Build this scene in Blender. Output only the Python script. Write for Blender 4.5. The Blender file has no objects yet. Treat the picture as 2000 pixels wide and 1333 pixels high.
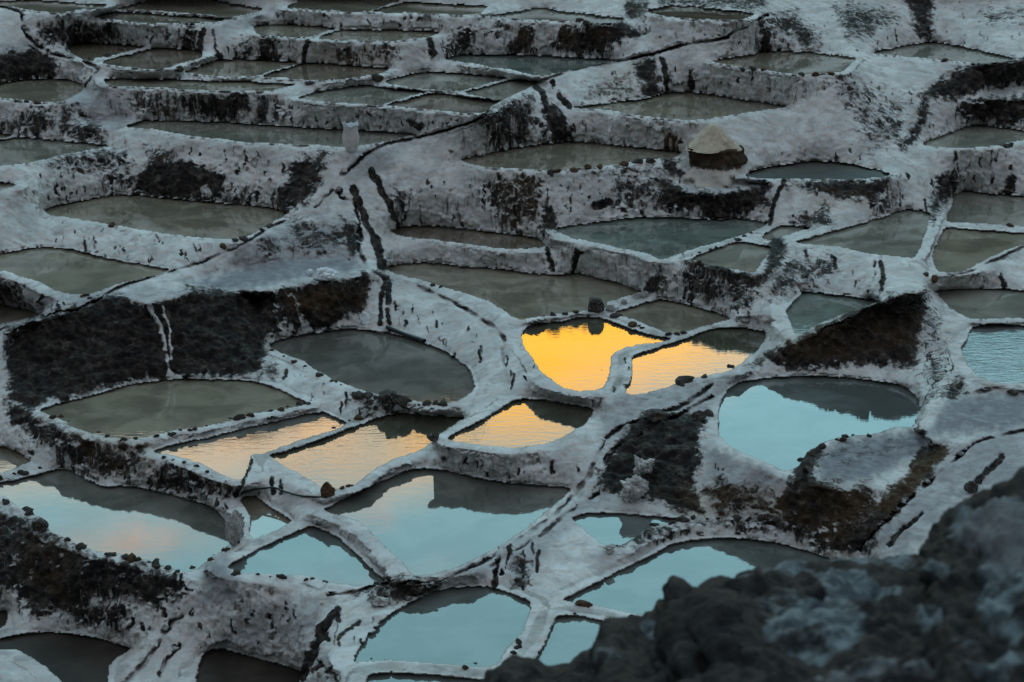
import bpy, math, random
import numpy as np
from mathutils import Vector

R = math.radians
scene = bpy.context.scene
random.seed(7); np.random.seed(7)

# ================================================================ camera
PHI = R(18.0)                                  # camera looks 18 degrees down into the valley
FPX = 1000/math.tan(R(17.0))                   # focal length in photo pixels
cam_data = bpy.data.cameras.new('camera'); cam = bpy.data.objects.new('camera', cam_data)
scene.collection.objects.link(cam); scene.camera = cam
cam.location = (0, 0, 0); cam.rotation_euler = (R(90)-PHI, 0, 0)
cam_data.sensor_width = 36; cam_data.lens = 18/math.tan(R(17.0))
cam_data.clip_start = 0.1; cam_data.clip_end = 3000
cam_data.dof.use_dof = True; cam_data.dof.focus_distance = 37; cam_data.dof.aperture_fstop = 2.4

# ================================================================ light
SUN_EL, SUN_AZ = 4.0, 4.0                      # low evening sun behind the mountain, ahead of the camera
sun_d = bpy.data.lights.new('sun', 'SUN'); sun = bpy.data.objects.new('sun', sun_d)
scene.collection.objects.link(sun); sun_d.energy = 0.5; sun_d.angle = R(0.5); sun_d.color = (1, .8, .55)
sun.rotation_euler = (R(90-SUN_EL), 0, R(180-SUN_AZ))
scene.view_settings.view_transform = 'Standard'; scene.view_settings.look = 'None'
scene.view_settings.gamma = 1; scene.view_settings.use_curve_mapping = False
scene.view_settings.exposure = 0.0

SKY = dict(nishita=0.05, base=(1.15, 2.4, 2.7), back=(0.40, 0.455, 0.49), gold=(6.2, 2.95, .12), peach=(4.9, 2.9, 1.3), pink=(3.4, 2.5, 2.1))

class NT:
    """small node-tree helper"""
    def __init__(s, tree): s.t = tree; s.n = tree.nodes; s.l = tree.links
    def new(s, kind, **kw):
        nd = s.n.new(kind)
        for k, v in kw.items():
            if k.startswith('i_'):
                key = k[2:]; key = int(key) if key.isdigit() else key.replace('_', ' ')
                s.put(nd.inputs[key], v)
            else: setattr(nd, k, v)
        return nd
    def put(s, sock, v):
        if isinstance(v, bpy.types.NodeSocket): s.l.new(v, sock)
        elif isinstance(v, (tuple, list)) and len(v) == 3 and sock.type == 'RGBA': sock.default_value = (*v, 1)
        else: sock.default_value = v
    def math(s, op, a, b=0.0, c=0.0, clamp=False):
        nd = s.n.new('ShaderNodeMath'); nd.operation = op; nd.use_clamp = clamp
        s.put(nd.inputs[0], a); s.put(nd.inputs[1], b); s.put(nd.inputs[2], c); return nd.outputs[0]
    def mix(s, f, a, b, mode='MIX'):
        nd = s.n.new('ShaderNodeMix'); nd.data_type = 'RGBA'; nd.blend_type = mode
        s.put(nd.inputs[0], f); s.put(nd.inputs[6], a); s.put(nd.inputs[7], b); return nd.outputs[2]
    def smooth(s, x, a, b, lo=0.0, hi=1.0):
        nd = s.n.new('ShaderNodeMapRange'); nd.interpolation_type = 'SMOOTHSTEP'
        for i, v in enumerate((x, a, b, lo, hi)): s.put(nd.inputs[i], v)
        return nd.outputs[0]
    def noise(s, vec, scale, detail=4, rough=.55, dist=0.0):
        nd = s.n.new('ShaderNodeTexNoise'); s.put(nd.inputs['Vector'], vec)
        nd.inputs['Scale'].default_value = scale; nd.inputs['Detail'].default_value = detail
        nd.inputs['Roughness'].default_value = rough; nd.inputs['Distortion'].default_value = dist
        return nd.outputs['Fac']
    def scaled(s, vec, sc):
        nd = s.n.new('ShaderNodeMapping'); s.put(nd.inputs['Vector'], vec); nd.inputs['Scale'].default_value = sc
        return nd.outputs[0]
    def curve(s, x, pts, x0, x1, y0, y1):
        """piecewise-smooth function of x given as (x, y) points"""
        nd = s.n.new('ShaderNodeFloatCurve'); c = nd.mapping.curves[0]
        P = [((a-x0)/(x1-x0), (b-y0)/(y1-y0)) for a, b in pts]
        c.points[0].location = P[0]; c.points[1].location = P[-1]
        for p in P[1:-1]: c.points.new(*p)
        nd.mapping.update()
        s.put(nd.inputs['Value'], s.math('DIVIDE', s.math('SUBTRACT', x, x0), x1-x0, clamp=True))
        return s.math('ADD', s.math('MULTIPLY', nd.outputs[0], y1-y0), y0)

def build_world():
    w = bpy.data.worlds.new('World'); scene.world = w; w.use_nodes = True
    T = NT(w.node_tree); T.n.clear()
    tc = T.new('ShaderNodeTexCoord'); d = tc.outputs['Generated']
    sp = T.new('ShaderNodeSeparateXYZ'); T.put(sp.inputs[0], d)
    X, Y, Z = sp.outputs
    el = T.math('MULTIPLY', T.math('ARCSINE', Z), 180/math.pi)
    az = T.math('MULTIPLY', T.math('ARCTAN2', X, Y), 180/math.pi)
    sky = T.new('ShaderNodeTexSky', sky_type='NISHITA', sun_disc=False)
    sky.sun_elevation = R(SUN_EL); sky.sun_rotation = R(SUN_AZ); sky.altitude = 3000
    nish = T.mix(1.0, sky.outputs[0], (SKY['nishita'],)*3, 'MULTIPLY')
    # broad twilight glow: bright teal sky above the sunset, dim blue-grey behind the camera
    front = T.math('MULTIPLY', T.smooth(Y, 0.15, 0.97), T.smooth(el, 62, 30, .25, 1.0))
    back = T.mix(1.0, SKY['back'], T.mix(T.smooth(el, 5, 75), (.86, .84, .84), (1.02, 1.04, 1.08)), 'MULTIPLY')
    base = T.mix(front, back, T.mix(T.smooth(el, 17, 26, .85, 1.0), (0, 0, 0), SKY['base']))
    tot = T.mix(1.0, base, nish, 'ADD')
    # sunset cloud bank standing over the mountain, torn along its upper edge
    cv = T.new('ShaderNodeCombineXYZ')
    T.put(cv.inputs[0], T.math('MULTIPLY', az, .16)); T.put(cv.inputs[1], T.math('MULTIPLY', el, .62)); cv.inputs[2].default_value = 3.1
    n1 = T.noise(cv.outputs[0], 1.0, 6, .6, .4); n2 = T.noise(cv.outputs[0], 3.3, 5, .6, .8)
    top = T.curve(az, [(-60, 17), (-30, 20), (-17, 22.9), (-12, 23.0), (-7, 23.6), (-4, 23.7), (-2, 22.9), (1, 22.3), (4, 20.9), (7.2, 19.7), (8.6, 18.9), (10, 17.6), (18, 17.9), (30, 16.5), (60, 14)], -60, 60, 10, 30)
    dep = T.math('ADD', T.math('SUBTRACT', top, el), T.math('MULTIPLY', T.math('SUBTRACT', n1, .5), 3.2))
    dep = T.math('ADD', dep, T.math('MULTIPLY', T.math('SUBTRACT', n2, .5), 1.6))
    m = T.smooth(dep, -.2, 1.0); thick = T.smooth(dep, .2, 2.8)
    azg = T.smooth(az, -7, -.5)
    gold = T.math('MULTIPLY', thick, azg, clamp=True)
    streak = T.noise(T.scaled(cv.outputs[0], (1, 3.5, 1)), 2.2, 5, .65)
    thin = T.smooth(streak, .40, .60, .30, 1.0)
    col = T.mix(gold, SKY['peach'], SKY['gold'])
    cov = T.math('MULTIPLY', m, T.math('MAXIMUM', thin, gold))
    behind = T.smooth(Y, .2, .6)
    cov = T.math('MULTIPLY', cov, behind)
    cov = T.math('MULTIPLY', cov, T.smooth(az, -19, -11, .55, .95))
    cov = T.math('MULTIPLY', cov, T.smooth(el, 23.4, 22.0, .38, 1.0))
    # faint pink wisps higher up
    ga = T.math('POWER', T.math('DIVIDE', T.math('ADD', az, 14.2), 3.0), 2.0); ge = T.math('POWER', T.math('DIVIDE', T.math('SUBTRACT', el, 24.15), .55), 2.0)
    puff = T.math('MULTIPLY', T.math('EXPONENT', T.math('MULTIPLY', T.math('ADD', ga, ge), -1.0)), T.smooth(n2, .36, .6, .35, 1.0))
    wv = T.noise(T.scaled(cv.outputs[0], (1, 1, 1)), 1.1, 4, .5, .3)
    wisp = T.math('MULTIPLY', T.smooth(wv, .56, .75), T.math('MULTIPLY', T.smooth(el, 21, 23.4), T.smooth(el, 27, 24.6)))
    tot = T.mix(T.math('MULTIPLY', wisp, T.math('MULTIPLY', behind, T.smooth(az, 2, -3))), tot, SKY['pink'])
    tot = T.mix(T.math('MULTIPLY', puff, .8), tot, (3.9, 2.3, 1.5))
    tot = T.mix(cov, tot, col)
    bg = T.new('ShaderNodeBackground', i_Color=tot); bg.inputs['Strength'].default_value = 1.0
    out = T.new('ShaderNodeOutputWorld'); T.l.new(bg.outputs[0], out.inputs[0])
build_world()
# ---------------------------------------------------------------- site survey
# Outlines are read in photo pixels (2000 x 1333) and turned into metres below by
# intersecting each sight line with the level of the pond or ledge it belongs to.
PONDS = {
'a1': [(-60,8),(0,4),(60,1),(120,4),(205,10),(200,15),(160,18),(118,26),(60,20),(30,14),(0,11),(-60,16)],
'a2': [(232,16),(262,8),(285,3),(300,-6),(400,-6),(440,6),(500,15),(512,20),(470,30),(440,33),(360,25),(300,21),(240,18)],
'a3': [(187,32),(222,24),(300,28),(430,37),(434,40),(400,44),(300,46),(270,44),(215,38),(188,35)],
'a4': [(558,15),(580,5),(590,-8),(760,-6),(780,3),(760,8),(724,21),(690,23),(640,20),(590,17)],
'a5': [(730,22),(795,5),(860,8),(950,13),(945,18),(938,27),(900,29),(800,25),(740,24)],
'a6': [(498,51),(530,48),(590,50),(655,55),(640,60),(612,70),(570,73),(530,69),(502,66)],
'a7': [(623,75),(640,67),(668,59),(740,60),(800,60),(857,63),(835,72),(800,77),(755,81),(710,79),(660,78),(628,77)],
'a8': [(138,95),(150,86),(215,86),(280,91),(262,98),(230,106),(190,113),(178,119),(160,116),(140,105)],
'a9': [(200,122),(240,110),(295,96),(350,96),(388,100),(396,110),(385,116),(350,124),(330,134),(300,135),(265,134),(235,130),(210,126)],
'b1': [(362,140),(400,127),(430,117),(500,117),(582,123),(560,130),(520,142),(505,148),(450,150),(400,146),(370,143)],
'b2': [(514,148),(580,128),(608,123),(680,128),(757,134),(745,142),(720,148),(650,156),(600,157),(545,151)],
'b3': [(210,155),(300,155),(400,158),(500,161),(575,166),(560,170),(530,177),(500,178),(400,176),(300,171),(215,168),(206,161)],
'b4': [(-70,178),(0,165),(30,158),(80,154),(120,154),(150,160),(163,172),(150,185),(125,197),(100,200),(60,197),(0,192),(-70,190)],
'b5': [(582,192),(620,180),(680,170),(715,167),(760,172),(830,179),(818,183),(780,194),(745,204),(700,203),(640,199),(600,195)],
'b6': [(757,206),(800,194),(840,183),(900,188),(970,197),(960,205),(945,219),(925,221),(880,218),(800,210)],
'b7': [(757,158),(790,148),(840,141),(900,144),(960,149),(988,154),(958,162),(900,178),(860,177),(800,172),(758,163)],
'b8': [(908,181),(960,167),(1005,156),(1048,160),(1035,170),(1000,186),(975,195),(940,189)],
'b9': [(870,114),(895,108),(940,106),(1000,107),(1100,112),(1200,117),(1170,125),(1110,138),(1060,148),(1040,147),(1000,137),(960,132),(930,125),(880,118)],
'c1': [(958,31),(985,26),(1005,24),(1050,16),(1100,23),(1180,33),(1220,38),(1190,45),(1150,44),(1130,41),(1060,40),(1000,37),(970,35)],
'c2': [(1265,22),(1290,16),(1320,12),(1400,18),(1470,27),(1460,35),(1440,39),(1380,38),(1330,35),(1280,29)],
'c3': [(1393,121),(1420,115),(1470,106),(1484,102),(1520,100),(1600,105),(1668,114),(1660,125),(1645,139),(1600,144),(1560,145),(1510,139),(1450,131)],
'c4': [(1706,102),(1760,92),(1795,86),(1820,83),(1870,90),(1930,103),(1978,115),(1960,120),(1915,124),(1850,117),(1790,112),(1730,107)],
'c5': [(1120,210),(1180,203),(1250,195),(1300,184),(1345,180),(1400,187),(1450,195),(1535,208),(1510,213),(1460,220),(1400,230),(1350,235),(1290,231),(1240,224),(1190,216),(1140,212)],
'c6': [(900,313),(960,300),(1000,291),(1080,280),(1125,277),(1200,284),(1290,293),(1328,297),(1322,305),(1300,310),(1250,313),(1210,320),(1150,327),(1080,333),(1000,330),(940,325)],
'c7': [(250,248),(275,237),(330,236),(400,238),(500,243),(600,250),(700,255),(810,263),(790,268),(720,283),(670,287),(600,283),(520,280),(480,278),(430,272),(370,265),(310,254)],
'c8': [(-70,288),(0,275),(40,269),(100,274),(210,285),(180,292),(120,303),(60,318),(0,324),(-70,330)],
'd1': [(-60,262),(0,262),(22,264),(10,269),(-60,276)],
'd2': [(-60,355),(0,357),(28,361),(25,366),(0,370),(-60,374)],
'd3': [(88,410),(130,398),(200,385),(240,381),(300,384),(360,391),(450,399),(520,405),(558,418),(530,435),(500,453),(480,462),(440,468),(380,463),(330,458),(280,449),(220,440),(150,428),(100,420)],
'd4': [(-90,520),(0,497),(50,487),(90,483),(140,488),(200,503),(260,515),(330,527),(280,542),(230,555),(190,570),(150,576),(110,568),(80,553),(40,540),(0,530),(-90,545)],
'd5': [(-60,595),(0,597),(35,603),(75,615),(40,625),(0,632),(-60,640)],
'd6': [(1802,281),(1850,262),(1900,245),(1950,249),(2000,256),(2060,262),(2050,270),(1985,276),(1930,286),(1870,290),(1830,287)],
'd7': [(1455,341),(1500,327),(1580,316),(1640,318),(1700,330),(1738,340),(1720,347),(1650,350),(1600,350),(1520,349),(1470,348)],
'd8': [(1862,383),(1880,373),(1920,377),(2000,384),(2090,390),(2090,445),(2000,442),(1960,440),(1900,436),(1850,432),(1858,405)],
'd9': [(1848,446),(1900,449),(2000,456),(2090,464),(2060,468),(1990,480),(1930,505),(1880,530),(1845,532),(1828,525),(1822,495),(1838,460)],
'e1': [(1555,473),(1620,455),(1700,432),(1770,410),(1815,418),(1812,440),(1800,475),(1785,503),(1740,500),(1680,493),(1640,482),(1590,478)],
'e2': [(1085,447),(1150,438),(1250,425),(1300,424),(1380,430),(1450,428),(1495,435),(1488,445),(1430,465),(1360,485),(1300,505),(1282,505),(1260,495),(1200,482),(1140,470),(1110,463)],
'e3': [(1352,505),(1400,486),(1445,473),(1480,478),(1500,482),(1498,500),(1485,515),(1470,533),(1430,525),(1390,518)],
'e4': [(1488,464),(1508,449),(1530,441),(1580,446),(1550,455),(1525,463),(1500,468)],
'e5': [(765,450),(800,442),(850,442),(920,449),(1000,458),(1050,466),(1065,480),(1050,484),(1000,487),(960,483),(900,475),(830,467),(780,460)],
'e6': [(755,523),(780,517),(810,514),(870,517),(1000,530),(1080,537),(1125,535),(1180,546),(1250,567),(1238,575),(1190,590),(1182,600),(1145,606),(1100,612),(1050,620),(1010,623),(960,592),(920,577),(870,562),(820,546),(770,535)],
'e7': [(1202,612),(1240,599),(1285,587),(1320,590),(1380,606),(1425,622),(1400,630),(1350,645),(1310,652),(1280,642),(1240,625)],
'e8': [(1020,652),(1040,634),(1090,629),(1130,622),(1170,621),(1210,634),(1260,652),(1308,661),(1290,668),(1245,674),(1215,682),(1195,697),(1190,730),(1180,755),(1160,763),(1130,764),(1100,758),(1075,740),(1055,725),(1040,700),(1025,680)],
'e9': [(1235,700),(1250,690),(1310,672),(1370,650),(1410,641),(1460,643),(1495,649),(1490,670),(1480,685),(1460,700),(1430,722),(1400,730),(1360,738),(1300,757),(1255,770),(1222,768),(1235,735)],
'f1': [(1537,606),(1560,577),(1572,571),(1620,574),(1680,583),(1715,589),(1690,598),(1650,612),(1610,628),(1585,640),(1570,652),(1555,655),(1545,635),(1538,615)],
'f2': [(1830,568),(1900,564),(1960,565),(2000,569),(2090,575),(2090,618),(2000,621),(1940,623),(1895,623),(1860,605),(1845,590),(1832,575)],
'f3': [(1900,641),(1930,633),(1960,634),(2000,637),(2090,643),(2090,752),(2000,750),(1950,748),(1915,738),(1895,718),(1885,700),(1878,680),(1890,660)],
'f4': [(1405,795),(1420,765),(1445,748),(1500,739),(1580,735),(1650,738),(1720,746),(1768,757),(1790,775),(1796,790),(1795,805),(1782,833),(1750,836),(1700,850),(1650,853),(1610,865),(1575,885),(1560,912),(1530,920),(1500,905),(1450,885),(1420,868),(1405,845)],
'f5': [(80,800),(130,785),(180,772),(250,753),(310,745),(350,741),(420,742),(500,746),(540,760),(570,773),(600,788),(580,795),(500,808),(450,822),(400,833),(350,840),(290,853),(240,858),(200,850),(150,838),(120,820),(90,808)],
'f6': [(528,672),(580,656),(650,646),(690,643),(760,651),(830,671),(880,693),(915,722),(925,745),(922,765),(890,784),(850,788),(800,783),(770,775),(730,768),(700,760),(660,745),(620,725),(590,705),(545,688)],
'f7': [(300,882),(340,868),(400,856),(450,844),(500,832),(560,819),(620,806),(640,809),(676,828),(640,845),(600,855),(560,870),(520,885),(492,890),(486,905),(478,930),(465,938),(430,925),(390,905),(340,890)],
'f8': [(528,891),(560,881),(620,861),(700,831),(760,811),(780,807),(840,811),(905,816),(895,825),(870,842),(850,855),(838,868),(820,880),(780,893),(740,912),(715,930),(690,950),(660,955),(640,958),(620,948),(590,930),(555,910)],
'f9': [(875,858),(890,846),(930,826),(975,801),(1005,781),(1050,780),(1100,788),(1155,798),(1152,815),(1140,830),(1110,848),(1080,862),(1040,870),(1000,875),(940,870),(900,863)],
'g1': [(635,995),(660,980),(720,951),(780,926),(800,919),(840,916),(900,926),(970,941),(1040,948),(1110,953),(1105,965),(1085,985),(1060,1005),(1030,1030),(980,1065),(940,1085),(900,1105),(850,1120),(810,1125),(795,1110),(770,1085),(740,1055),(710,1025),(690,1015),(650,1003)],
'g2': [(-90,965),(0,943),(50,932),(120,916),(140,919),(170,938),(200,949),(260,951),(300,958),(370,976),(420,996),(440,1020),(452,1055),(430,1078),(400,1100),(370,1118),(340,1112),(290,1095),(230,1082),(180,1075),(150,1062),(100,1038),(90,1015),(50,1000),(20,978),(0,970),(-90,990)],
'g3': [(445,1108),(480,1086),(540,1056),(600,1031),(620,1031),(660,1051),(700,1086),(730,1116),(750,1135),(730,1143),(680,1142),(640,1137),(600,1125),(520,1122),(470,1118)],
'g4': [(470,976),(500,969),(520,986),(550,1004),(568,1016),(560,1026),(530,1040),(495,1052),(488,1035),(490,1010)],
'g5': [(-80,870),(0,873),(20,878),(60,900),(40,910),(0,925),(-80,945)],
'g6': [(1120,1013),(1140,1004),(1180,1002),(1250,1006),(1320,1013),(1330,1018),(1270,1030),(1240,1050),(1205,1068),(1185,1068),(1165,1055),(1145,1040)],
'g7': [(1100,1172),(1130,1156),(1200,1121),(1270,1086),(1320,1061),(1400,1051),(1470,1054),(1540,1066),(1620,1091),(1700,1130),(1680,1200),(1500,1230),(1350,1215),(1260,1203),(1180,1186),(1130,1178)],
'g8': [(690,1292),(720,1242),(760,1202),(820,1167),(870,1150),(930,1146),(960,1148),(1000,1161),(1035,1176),(1032,1200),(1020,1235),(1000,1255),(985,1275),(970,1298),(940,1303),(890,1300),(800,1292),(740,1290)],
'g9': [(1045,1290),(1065,1255),(1080,1220),(1090,1203),(1130,1204),(1180,1214),(1250,1232),(1300,1262),(1220,1330),(1100,1330),(1060,1310)],
'h1': [(712,1340),(725,1319),(770,1314),(850,1319),(920,1326),(1000,1345),(1000,1400),(720,1400)],
'h2': [(-80,1262),(0,1247),(50,1238),(120,1236),(180,1244),(230,1258),(256,1267),(235,1280),(215,1300),(205,1350),(150,1360),(110,1322),(70,1290),(20,1268),(-80,1280)],
'h3': [(386,1310),(395,1281),(420,1268),(450,1271),(500,1286),(550,1299),(588,1313),(580,1345),(560,1400),(400,1400),(385,1340)],
'h4': [(-80,1190),(0,1193),(12,1193),(15,1212),(0,1228),(-80,1245)],
}
# dry ledges: flat ground without water
FLATS = {
'salt bed': [(360,552),(480,522),(560,511),(640,506),(700,513),(712,525),(640,540),(560,550),(500,562),(420,568)],
'platform': [(1600,905),(1640,864),(1750,850),(1800,842),(1810,860),(1780,890),(1700,935),(1620,940)],
'plateau': [(1830,850),(1850,792),(1900,777),(2000,767),(2090,760),(2090,800),(1960,840)],
'ledge': [(1340,352),(1400,360),(1470,357),(1500,352),(1440,366),(1380,372),(1330,365)],
'shelf': [(1925,187),(1960,172),(2090,165),(2090,185),(1960,190)],
'saddle': [(160,232),(255,235),(232,245),(190,245)],
}
# mud and stain marks: (strength, outline) ; strokes: (strength, width px, line)
MUD = [
(.95,[(-80,110),(0,110),(30,100),(75,96),(100,105),(108,122),(100,150),(60,152),(0,155),(-80,160)]),
(.62,[(65,70),(80,52),(130,45),(135,60),(130,85),(100,95),(75,85)]),(.97,[(137,50),(150,50),(154,106),(132,104)]),
(.6,[(150,45),(215,45),(228,70),(215,80),(155,82)]),(.8,[(358,52),(384,52),(374,100),(355,100)]),
(.7,[(470,85),(486,85),(486,118),(466,116)]),(.85,[(507,118),(518,76),(536,74),(535,118)]),(.45,[(660,95),(770,100),(768,130),(660,118)]),
(.75,[(120,210),(145,208),(145,235),(185,240),(205,255),(198,275),(150,272),(115,250)]),(.42,[(255,185),(345,185),(345,235),(255,215)]),
(.66,[(350,195),(380,185),(440,190),(482,188),(482,218),(440,235),(360,225)]),
(.97,[(275,335),(300,312),(350,315),(400,330),(438,348),(440,375),(402,392),(300,380),(262,378)]),
(.55,[(285,290),(330,285),(345,320),(290,320)]),(.5,[(65,305),(170,290),(250,282),(262,320),(240,370),(225,345),(100,330)]),
(.8,[(575,312),(640,300),(622,360),(590,400),(552,410),(530,385),(562,350)]),(.5,[(450,375),(495,380),(485,405),(445,395)]),
(.6,[(940,55),(1000,50),(1000,65),(945,68)]),(.5,[(870,50),(930,70),(905,100),(880,95)]),(.7,[(505,190),(523,190),(520,235),(503,235)]),(.6,[(536,200),(550,205),(545,235),(532,232)]),
(.92,[(1010,55),(1035,50),(1036,104),(1006,102)]),(.88,[(1090,62),(1120,55),(1160,46),(1225,48),(1262,62),(1240,75),(1195,80),(1190,100),(1130,103),(1085,85)]),
(.9,[(1220,0),(1262,0),(1262,22),(1232,32),(1222,20)]),(.62,[(1262,-10),(1500,-20),(1500,20),(1450,22),(1360,16),(1300,14)]),
(.95,[(1243,125),(1275,110),(1280,140),(1284,186),(1258,192),(1250,160)]),(.96,[(1062,205),(1090,208),(1107,235),(1122,277),(1083,278),(1072,240)]),
(.5,[(930,215),(1000,190),(1045,180),(1050,280),(960,300)]),(.4,[(1130,160),(1240,140),(1240,195),(1140,200)]),
(.96,[(1487,40),(1500,60),(1512,104),(1484,100)]),
(.62,[(1500,25),(1560,22),(1605,80),(1590,98),(1540,74),(1508,62)]),(.55,[(1630,8),(1700,8),(1765,30),(1705,75),(1655,84),(1640,50)]),(.85,[(1765,-20),(1822,-20),(1822,82),(1795,70),(1780,30)]),
(.5,[(1905,15),(2000,20),(2000,45),(1930,50)]),(.5,[(1645,150),(1690,170),(1740,170),(1700,200),(1650,198)]),
(.97,[(1790,185),(1830,165),(1870,140),(1905,125),(2000,112),(2120,98),(2120,150),(2000,158),(1930,168),(1880,190),(1820,192)]),
(.85,[(1800,188),(1818,190),(1812,240),(1790,270),(1772,290),(1755,282),(1790,240)]),(.9,[(1875,212),(1930,192),(2000,190),(2120,190),(2120,242),(1960,240),(1890,224)]),
(.42,[(1640,180),(1780,190),(1770,280),(1690,300)]),(.85,[(1295,300),(1330,318),(1340,345),(1300,345)]),
(.6,[(1110,330),(1330,320),(1330,345),(1120,345)]),(.45,[(1180,340),(1300,340),(1290,410),(1200,400)]),(.5,[(930,350),(1060,345),(1055,440),(990,440)]),
(.96,[(1285,345),(1340,372),(1380,378),(1450,372),(1500,360),(1500,392),(1440,420),(1400,425),(1340,405),(1288,402)]),
(.95,[(1540,362),(1640,352),(1700,352),(1736,345),(1730,370),(1705,395),(1690,385),(1630,386),(1590,370)]),
(.8,[(1550,422),(1590,417),(1612,395),(1625,437),(1585,443),(1560,434)]),(.96,[(1060,408),(1078,408),(1088,448),(1060,455)]),
(.92,[(1335,503),(1390,515),(1480,540),(1490,553),(1470,560),(1400,540),(1350,522)]),(.55,[(1330,515),(1400,535),(1480,565),(1478,605),(1430,600),(1330,580)]),
(.95,[(1500,463),(1530,460),(1537,490),(1504,545),(1480,550),(1498,500)]),(.5,[(1500,540),(1540,500),(1640,500),(1640,540),(1520,590),(1500,600)]),
(.93,[(1270,540),(1286,540),(1286,578),(1266,566)]),(.75,[(1832,343),(1870,338),(1866,375),(1845,400),(1822,440),(1815,412)]),(.5,[(1735,345),(1755,370),(1745,410),(1710,410)]),
(.97,[(1460,718),(1520,682),(1600,640),(1680,602),(1760,573),(1800,572),(1812,600),(1800,640),(1793,680),(1790,712),(1740,715),(1680,708),(1600,716),(1540,718),(1500,705)]),
(.5,[(1800,575),(1835,610),(1835,650),(1810,700),(1800,680)]),(.8,[(1848,750),(1880,735),(1886,762),(1860,785),(1830,778)]),(.45,[(1800,690),(1850,660),(1850,760),(1810,790)]),
(.97,[(1215,850),(1250,815),(1340,806),(1392,820),(1362,855),(1372,880),(1352,930),(1370,1000),(1330,1000),(1270,972),(1200,962),(1165,955),(1165,928),(1200,888)]),
(.6,[(1370,950),(1400,930),(1460,945),(1500,970),(1530,1000),(1400,1010)]),
(.9,[(1540,940),(1562,895),(1580,870),(1600,858),(1610,885),(1590,920),(1620,945),(1610,1000),(1560,1010),(1520,990)]),(.30,[(1620,870),(1780,850),(1760,890),(1640,930)]),(.66,[(1600,940),(1700,945),(1725,1000),(1650,1040),(1560,1040),(1515,1000)]),
(.97,[(1700,1005),(1765,930),(1800,870),(1850,868),(1840,900),(1785,960),(1745,1000),(1690,1075),(1640,1078),(1600,1050)]),
(.72,[(1200,1065),(1240,1035),(1300,1020),(1400,1012),(1500,1015),(1560,1030),(1620,1062),(1610,1075),(1540,1040),(1450,1025),(1340,1030),(1240,1062)]),
(.97,[(15,642),(60,628),(130,612),(190,584),(240,582),(290,600),(330,590),(360,570),(400,566),(480,574),(510,580),(560,566),(620,551),(690,545),(715,535),(720,580),(700,612),(650,633),(580,643),(524,650),(510,732),(440,733),(350,731),(300,734),(250,743),(180,762),(110,780),(60,800),(18,790)]),
(.85,[(10,790),(60,803),(75,822),(60,840),(20,820)]),(.55,[(50,812),(90,815),(200,858),(290,870),(280,935),(170,930),(130,900),(60,860)]),(.45,[(310,900),(460,945),(440,980),(300,950)]),
(.66,[(-80,970),(0,985),(60,1005),(110,1042),(160,1072),(220,1087),(300,1102),(360,1127),(370,1150),(310,1180),(200,1170),(150,1190),(60,1208),(30,1150),(-80,1130)]),
(.97,[(50,1105),(110,1095),(160,1120),(170,1180),(110,1195),(70,1180)]),(.85,[(200,1185),(240,1190),(232,1232),(215,1230)]),(.6,[(120,1180),(250,1190),(240,1225),(140,1215)]),
(.85,[(668,430),(702,450),(706,480),(690,502),(664,460)]),(.62,[(510,470),(545,470),(547,500),(518,505)]),(.5,[(560,420),(680,440),(690,495),(560,500)]),
(.55,[(995,1085),(1035,1095),(1030,1150),(1000,1150)]),(.8,[(690,1160),(740,1140),(780,1128),(855,1140),(830,1165),(770,1180),(760,1172)]),(.5,[(770,365),(800,380),(785,430),(770,430)]),
(.6,[(-80,560),(0,545),(40,560),(55,600),(20,598),(-80,590)]),(.6,[(690,770),(780,775),(775,815),(700,815)]),(.8,[(1150,1240),(1160,1240),(1160,1250),(1150,1250)]),
(.55,[(500,745),(512,700),(540,700),(545,735)]),(.5,[(0,225),(110,205),(115,262),(0,262)]),
]
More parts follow.
